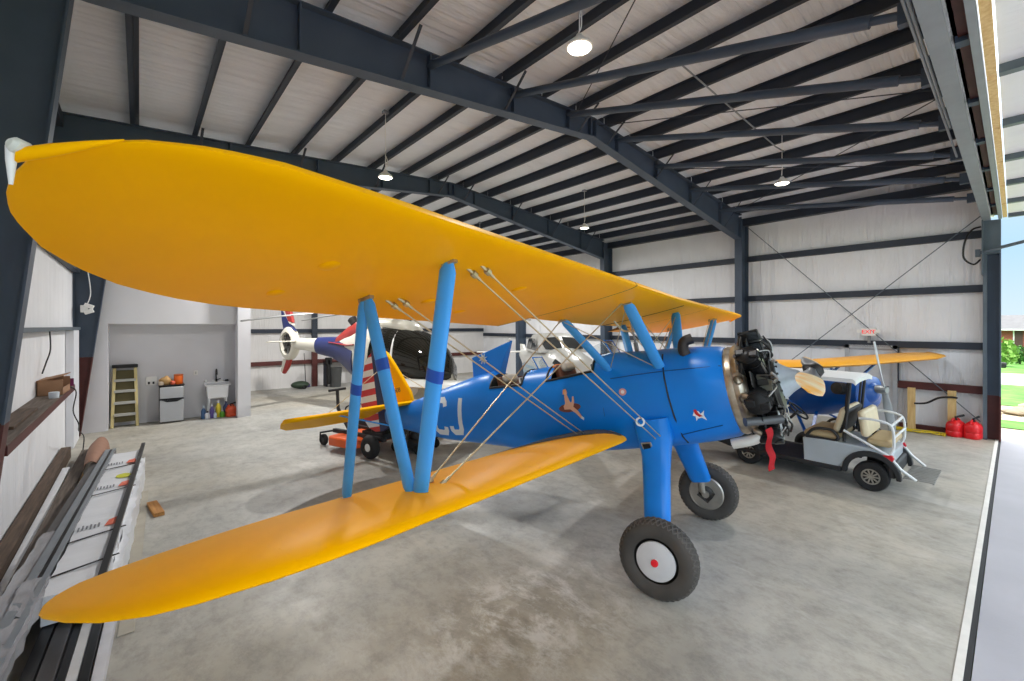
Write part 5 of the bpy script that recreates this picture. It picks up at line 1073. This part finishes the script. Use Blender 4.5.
# lumber: every board, channel and bundle is its own object, lying nearly parallel to the wall
plastic_w = M('white_wrap', (222, 224, 228), .35, 0, .08, 3, .35, 5, stretch=(1, 2.2, 1)); clear_w = M('grey_plastic_wrap', (172, 172, 176), .25, 0, .35, 5, .5, 7, stretch=(2, .5, 1))
trim_k = M('black_trim', (34, 34, 36), .35, .2, .2); trim_g = M('grey_channel', (96, 94, 94), .4, .3, .15)
def board(name, label, cat, x0, x1, z0, z1, y0, y1, m, skew=.03, grp=None, bev=.004, parts=None):
    mb = MB(); mb.loft([[V((x0 + skew * (y - 4.6), y, z0)), V((x1 + skew * (y - 4.6), y, z0)), V((x1 + skew * (y - 4.6), y, z1)), V((x0 + skew * (y - 4.6), y, z1))] for y in (y0, (y0 + y1) / 2, y1)])
    o = mb.build(name, m, None, bev, smooth=0); return tag(o, label, cat, grp)
board('wood_plank', 'dark wooden plank lying against the wall below the ledge', 'plank', -1.10, -.97, .0, .2, 4.2, 11.5, wood_d, .0)
board('wrapped_board', 'pale board lying between two dark planks by the wall', 'panel', -.96, -.87, .0, .12, 3.5, 10.2, plastic_w, .0)
board('wood_plank', 'grey weathered plank beside the pale wall panel', 'plank', -.90, -.75, .13, .17, 3.0, 11.2, wood_g, .014)
board('wood_plank', 'short wooden block supporting the grey plank ends', 'block', -.85, -.76, .0, .129, 9.4, 9.8, wood_y, .014)
# plastic wrapped channel bundle: two channels under one wrap
bw = thing('channel_bundle', 'long grey channels bundled in clear plastic wrap', 'channel bundle', (0, 0, 0))
sk_ = lambda x, y, k=.045: x - .11 + (k + .012) * (y - 4.6)
def lb_(x0, x1, z0, z1, y0, y1, m, name, parent, k=.045, rough=0):
    n = 40 if rough else 3; rnd = random.Random(int(x0 * 1000) + 5); secs = []
    for i in range(n):
        y = y0 + (y1 - y0) * i / (n - 1); j = lambda: rnd.uniform(-rough, rough)
        secs.append([V((sk_(x0, y, k) + j(), y, z0)), V((sk_(x1, y, k) + j(), y, z0)), V((sk_(x1, y, k) + j(), y, z1 + j())), V((sk_((x0 + x1) / 2, y, k), y, z1 + j())), V((sk_(x0, y, k) + j(), y, z1 + j()))])
    mb = MB(); mb.loft(secs); return mb.build(name, m, parent, smooth=50 if rough else 0)
lb_(-.60, -.49, .30, .37, 2.2, 9.9, trim_g, 'channel', bw); lb_(-.72, -.615, .26, .34, 2.2, 9.3, trim_g, 'channel', bw)
lb_(-.735, -.61, .25, .352, 2.0, 6.4, clear_w, 'plastic_wrap', bw, rough=.012); lb_(-.625, -.565, .375, .385, 2.2, 9.9, galv, 'channel_lip', bw); lb_(-.53, -.49, .375, .392, 2.2, 9.9, galv, 'channel_lip', bw); lb_(-.575, -.535, .372, .378, 2.2, 9.9, trim_k, 'channel_slot', bw)
lb_(-.63, -.47, .29, .388, 2.0, 5.2, clear_w, 'plastic_wrap', bw, rough=.014)
# stack of white wrapped panels on spacers
wp_ = thing('wrapped_panel_stack', 'stack of panels in white printed wrap with black straps', 'panel stack', (0, 0, 0))
lb_(-.47, -.10, .15, .37, 4.85, 9.55, plastic_w, 'white_wrap', wp_, .035, .010)
lb_(-.10, -.04, .0, .30, 4.95, 9.3, plastic_w, 'wrap_skirt', wp_, .035, .014)
strap = M('black_strap', (30, 30, 32), .5)
for y in (5.2, 5.9, 7.35, 8.55):
    mb = MB(); mb.bar((sk_(-.47, y, .035), y - .03, .384), (sk_(-.06, y, .035), y + .12, .384), .022, .006); mb.build('strap', strap, wp_)
ink = M('grey_print', (120, 122, 128), .5); ored = M('orange_red_print', (226, 112, 84), .5); yel = M('yellow_green_print', (206, 206, 60), .5)
for y, m in ((6.15, ored), (7.55, ored), (8.75, ored)):
    x = sk_(-.24, y, .035); mb = MB(); mb.prism([(0, 0), (.13, .0), (.10, .22), (.03, .16)], (x, y, .383), (1, 0, 0), (0, 1, 0), (0, 0, .002)); pm = mb.build('printed_mark', m, wp_, smooth=0)
    mb = MB()
    for q in range(6): mb.span((x - .20 + .03 * q, y - .01 + .01 * (q % 3), .383), (x - .186 + .03 * q, y + .10 + .03 * (q % 2), .385))
    mb.build('printed_letters', ink, pm, smooth=0)
mb = MB(); mb.prism([(.2 * math.cos(t) * .4, .11 * math.sin(t)) for t in [2 * PI * k / 14 for k in range(14)]], (sk_(-.22, 8.05, .035), 8.05, .383), (1, 0, 0), (0, 1, 0), (0, 0, .002)); mb.build('yellow_mark', yel, wp_, smooth=0)
# trims around the stack
def trim_(name, label, x0, x1, z0, z1, y0, y1, m, k=.035, cat='trim'): o = lb_(x0, x1, z0, z1, y0, y1, m, name, None, k); return tag(o, label, cat, 'metal trims around the panel stack')
trim_('metal_trim', 'long black trim lying on top of the white wrapped stack', -.165, -.115, .385, .42, 4.3, 9.9, trim_k, .045)
trim_('metal_trim', 'black channel on the floor nearest the plastic wrapped bundle', -.47, -.40, .08, .14, 2.4, 9.2, trim_k)
trim_('metal_trim', 'dark grey channel on the floor second from the plastic bundle', -.39, -.30, .06, .12, 2.4, 9.2, trim_g)
trim_('metal_trim', 'narrow black trim in the row below the wing tip', -.29, -.245, .05, .1, 2.4, 9.2, trim_k)
trim_('metal_trim', 'white trim strip in the row below the wing tip', -.24, -.18, .05, .1, 2.4, 9.2, M('white_trim', (206, 206, 206), .4))
trim_('metal_trim', 'wide black trim beside the white strip below the wing tip', -.175, -.12, .05, .11, 2.4, 9.2, trim_k)
trim_('metal_trim', 'outermost pale trim along the floor edge of the row', -.11, -.045, .0, .08, 2.4, 9.2, M('pale_trim', (204, 204, 208), .4))
for y, w in ((3.2, 'front'), (6.3, 'rear')):
    o = board('timber_spacer', 'timber spacer under the ' + w + ' of the loose trims', 'spacer', -.68, -.26, .0, .05, y, y + .09, wood_y, 0)
board('timber_spacer', 'timber spacer under the wrapped channel bundle near the camera', 'spacer', -.86, -.70, .0, .25, 3.6, 3.7, wood_y, 0); board('timber_spacer', 'timber spacer under the far end of the channel bundle', 'spacer', -.56, -.38, .0, .26, 9.62, 9.72, wood_y, 0)
# flat sheet under the stack
board('cardboard_sheet', 'flat tan sheet on the floor along the wrapped stack', 'sheet', -.135, -.03, .001, .012, 4.6, 8.4, M('tan_sheet', (170, 164, 150), .8), .035)
# rolled brown board
mb = MB(); secs = []
for i in range(9):
    y = 9.2 + 1.9 * i / 8; lift = .05 * math.sin(PI * i / 8)
    secs.append([V((-.72 + .012 * (y - 4.6) + .26 * math.cos(t) * (.75 + .25 * math.sin(PI * i / 8)) * .6 + .1, y, .15 + lift + .24 * max(0, math.sin(t)) + (0.0 if q == 0 else -.012))) for q in (0, 1) for t in ([rad(10 + 120 * k / 8) for k in range(9)] if q == 0 else [rad(130 - 120 * k / 8) for k in range(9)])])
mb.loft(secs); tag(mb.build('curved_board', M('brown_board', (150, 112, 92), .7, 0, .12)), 'curved brown board lying on the planks by the wall', 'board')
wbk = thing('wood_block', 'single wooden block lying on the concrete floor by the lumber', 'wood block', (.16, 7.45, 0), .12)
mb = MB(); mb.span((-.055, -.27, .001), (.055, .27, .05)); mb.build('block_body', M('fresh_wood', (196, 142, 76), .6, 0, 0, 4, rgb2=(160, 108, 54), stretch=(8, .8, 8)), wbk, .004)
# ================================================================ right wall items
for y, w in ((1.62, 'farther from the corner column'), (.94, 'beside the fuel cans')):
    mb = MB(); mb.span((XR - .20, y - .07, 0.0), (XR - .13, y + .07, .98)); tag(mb.build('wooden_post', wood_y, None, .004), 'short wooden post against the wall, ' + w, 'post', 'wooden posts')
mb = MB(); mb.tube(smooth_path([(XR - .24, 1.56, .62), (XR - .28, 1.35, .66), (XR - .27, 1.15, .80), (XR - .24, .95, .84), (XR - .22, .85, .83)]), .022, 8); tag(mb.build('hose', black_p), 'black hose strung between the two wooden posts', 'hose')
pts = []
rnd = random.Random(4)
for i in range(60):
    t = i / 59; pts.append((13.62 + .10 * math.sin(t * 43) + rnd.uniform(-.03, .03), 1.02 + 1.0 * (.5 - .5 * math.cos(t * 16)) * (.6 + .4 * rnd.random()), .012 + .03 * abs(math.sin(t * 23))))
mb = MB(); mb.tube(smooth_path(pts, 4), .012, 6); tag(mb.build('rope', M('yellow_rope', (214, 186, 46), .6)), 'tangled yellow rope on the floor along the wall', 'rope')
# bin, robot mower and broom by the far end wall
bn = thing('trash_bin', 'dark grey bin in front of the far end wall', 'bin', (6.0, 17.9, 0)); mb = MB(); mb.lathe([(.2, .0), (.24, .75), (.25, .78), (.22, .78), (.18, .1)], (0, 0, 0), (0, 0, 1), 20); mb.build('bin_body', M('bin_grey', (70, 72, 72), .6), bn)
mb = MB(); mb.box((-.28, 0, .62), (.12, .2, 1.0)); mb.box((-.28, -.02, 1.05), (.24, .16, .28)); mb.build('handle_frame', black_p, bn, .02)
gm = thing('robot_mower', 'small dark green robot mower on the floor by the end wall', 'robot mower', (4.75, 18.2, 0)); mb = MB(); mb.ball((0, 0, .16), .34, .26, .14); mb.build('shell', M('dark_green', (46, 62, 46), .5), gm)
mb = MB()
for s in (-1, 1): mb.torus((.1, s * .22, .09), (0, 1, 0), .06, .03, 16, 8)
mb.build('wheels', rubber, gm)
br = thing('broom', 'broom leaning on the end wall below the helicopter tail', 'broom', (5.05, 18.55, 0)); mb = MB(); mb.tube([(0, 0, .12), (.0, .22, 1.35)], .014, 8); mb.build('handle', eng_dk, br); mb = MB(); mb.span((-.15, -.04, .0), (.15, .04, .13)); mb.build('brush_head', M('violet_brush', (70, 60, 120), .7), br, .01)
sh_ = thing('storage_shelf', 'dark low bench with red edge at the end wall', 'bench', (6.4, 18.35, 0)); mb = MB(); mb.span((-.7, -.2, 1.0), (.7, .2, 1.06)); mb.build('bench_top', primer, sh_)
for x in (-.65, .65): mb = MB(); mb.span((x - .03, -.18, 0), (x + .03, .18, 1.0)); mb.build('leg', steel_d, sh_)
# ================================================================ outside
def ground(name, x0, x1, y0, y1, z, m, label, cat, kind='structure'):
    mb = MB(); mb.add([(x0, y0, z), (x1, y0, z), (x1, y1, z), (x0, y1, z)], [(0, 1, 2, 3)]); return tag(mb.build(name, m, None, smooth=0), label, cat, None, kind)
grass = M('grass_green', (104, 158, 60), .9, 0, 0, 1.6, .8, 14, rgb2=(66, 118, 38)); dirt = M('sandy_dirt', (196, 182, 156), .9, 0, .2, 2.5, .4, 12)
ground('ground', -60, 140, -80, 80, -.05, M('dry_grass_ground', (150, 158, 104), .9, 0, 0, .4, .4, 6, rgb2=(104, 130, 66)), 'green and tan ground around the hangar', 'ground')
ground('dirt_ground', XR + .3, 20.4, -14, 16, -.03, dirt, 'bare sandy ground just outside the door opening', 'dirt')
ground('grass_strip', 15.9, 17.2, -14, 16, -.01, grass, 'strip of thin grass beyond the concrete edge', 'grass', 'stuff')
ground('grass', 20.4, 27.5, -30, 30, -.01, grass, 'bright green grass between rubble and road', 'grass', 'stuff')
ground('road', 27.5, 34, -60, 60, -.0, M('pale_road', (180, 178, 176), .8, 0, .06), 'pale concrete road crossing beyond the grass', 'road')
ground('lawn_grass', 34, 120, -60, 60, -.01, grass, 'lawn in front of the brick house', 'lawn', 'stuff')
rnd = random.Random(11); stone = M('rubble_stone', (176, 160, 136), .9, 0, .3, 5)
for i in range(14):
    x, y, r = rnd.uniform(17.6, 19.6), rnd.uniform(-1.1, .75), rnd.uniform(.1, .26)
    blob('stone', 'pale broken stone lying in the rubble outside the door', 'stone', (x, y, -.03), (r, r * rnd.uniform(.7, 1.2), r * .5), stone, i, .2, 'rubble stones outside', 10, 7)
brick = bpy.data.materials.new('red_brick'); brick.use_nodes = True
nt = brick.node_tree; bt = nt.nodes.new('ShaderNodeTexBrick'); bt.inputs['Color1'].default_value = srgb((158, 70, 54)); bt.inputs['Color2'].default_value = srgb((134, 56, 46)); bt.inputs['Mortar'].default_value = srgb((170, 140, 124)); bt.inputs['Scale'].default_value = 4
tc = nt.nodes.new('ShaderNodeTexCoord'); s3 = nt.nodes.new('ShaderNodeSeparateXYZ'); c3 = nt.nodes.new('ShaderNodeCombineXYZ'); nt.links.new(tc.outputs['Object'], s3.inputs[0]); nt.links.new(s3.outputs['Y'], c3.inputs['X']); nt.links.new(s3.outputs['Z'], c3.inputs['Y']); nt.links.new(c3.outputs[0], bt.inputs['Vector']); bt.inputs['Mortar Size'].default_value = .012; nt.links.new(bt.outputs['Color'], nt.nodes['Principled BSDF'].inputs['Base Color']); nt.nodes['Principled BSDF'].inputs['Roughness'].default_value = .8
hs = thing('brick_house', 'red brick house with grey roof across the road', 'house', (50, 0, 0))
mb = MB(); mb.span((0, -12, 0), (9, 1.5, 2.28)); mb.build('wall', brick, hs, smooth=0)
mb = MB(); mb.prism([(-.6, 2.2), (9.6, 2.2), (4.5, 3.35)], (0, -12.6, 0), (1, 0, 0), (0, 0, 1), (0, 14.7, 0)); mb.build('roof', M('grey_shingles', (104, 103, 104), .8, 0, .2, 3), hs, smooth=0)
mb = MB(); mb.span((-.62, -12.6, 2.12), (-.5, 2.1, 2.22)); mb.build('fascia', white_p, hs)
mb = MB(); mb.span((-.03, -.36, 0), (.02, .03, 2.1)); mb.build('door', M('house_door_dark', (84, 56, 50), .5), hs); mb = MB(); mb.span((-.05, .05, 0), (.02, .12, 2.2)); mb.build('door_trim', white_p, hs)
for y in (-4, -7.5): mb = MB(); mb.span((-.04, y - .8, .8), (.02, y + .8, 2.1)); mb.build('window', winm, hs)
def shrub(x, y, h, w, m, label, seed):
    rnd = random.Random(seed); t = thing('shrub', label, 'shrub', (x, y, 0), 0, 'shrubs before the brick house'); mb = MB()
    for i in range(420):
        a, b = rnd.uniform(0, 2 * PI), rnd.uniform(-1, 1); r = rnd.uniform(.55, 1) ; q = math.sqrt(max(0, 1 - b * b))
        c = V((w * r * q * math.cos(a), w * r * q * math.sin(a), h * .5 + h * .5 * r * b)); u = V((rnd.uniform(-1, 1), rnd.uniform(-1, 1), rnd.uniform(-1, 1))).normalized(); s_ = h * .09; v_ = u.cross(V((.3, .5, .8))).normalized()
        mb.add([c - u * s_, c + v_ * s_ * .6, c + u * s_, c - v_ * s_ * .6], [(0, 1, 2, 3)])
    mb.build('foliage', m, t, smooth=0); mb = MB(); mb.tube([(0, 0, 0), (0, 0, h * .5)], h * .03, 6); mb.build('stem', wood_d, t)
leaf_l = M('leaf_light_green', (138, 178, 84), .7, 0, .25, 3); leaf_d = M('leaf_dark_green', (70, 116, 50), .7, 0, .3, 3)
shrub(40, .55, 1.7, .75, leaf_l, 'tall pale green shrub beside the house corner', 3); shrub(43, -.2, 1.2, .5, leaf_d, 'dark green bush below the house door', 5); shrub(45, .42, 1.4, .5, leaf_l, 'low light green shrub at the foot of the house wall', 8)
mbx = thing('mailbox', 'small black mailbox standing at the roadside', 'mailbox', (26.5, .45, 0)); mb = MB(); mb.span((-.04, -.04, 0), (.04, .04, .75)); mb.build('post', black_p, mbx); mb = MB(); mb.span((-.1, -.22, .75), (.1, .22, .98)); mb.build('box', black_p, mbx, .05)
# ================================================================ light
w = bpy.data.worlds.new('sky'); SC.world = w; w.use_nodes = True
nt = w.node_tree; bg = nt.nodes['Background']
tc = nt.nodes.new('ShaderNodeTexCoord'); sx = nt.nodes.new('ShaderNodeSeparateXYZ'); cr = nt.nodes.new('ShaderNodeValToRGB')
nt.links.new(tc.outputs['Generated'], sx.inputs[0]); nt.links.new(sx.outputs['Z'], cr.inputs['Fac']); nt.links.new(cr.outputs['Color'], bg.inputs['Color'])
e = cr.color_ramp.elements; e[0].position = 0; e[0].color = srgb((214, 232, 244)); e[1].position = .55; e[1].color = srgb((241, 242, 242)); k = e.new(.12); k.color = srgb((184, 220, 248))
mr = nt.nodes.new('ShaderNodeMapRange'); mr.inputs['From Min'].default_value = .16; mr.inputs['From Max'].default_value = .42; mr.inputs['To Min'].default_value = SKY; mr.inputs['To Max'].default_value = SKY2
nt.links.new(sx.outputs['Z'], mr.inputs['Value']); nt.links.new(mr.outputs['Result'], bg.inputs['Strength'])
sl = bpy.data.lights.new('sun', 'SUN'); sl.energy = SUN; sl.angle = rad(1.5); sl.color = (1, .96, .88); so = bpy.data.objects.new('sun', sl); COL.objects.link(so)
so.rotation_euler = V((-.25, -.5, -.83)).to_track_quat('-Z', 'Y').to_euler()
SC.view_settings.exposure = EXPO
SC.cycles.max_bounces = 12; SC.cycles.diffuse_bounces = 8
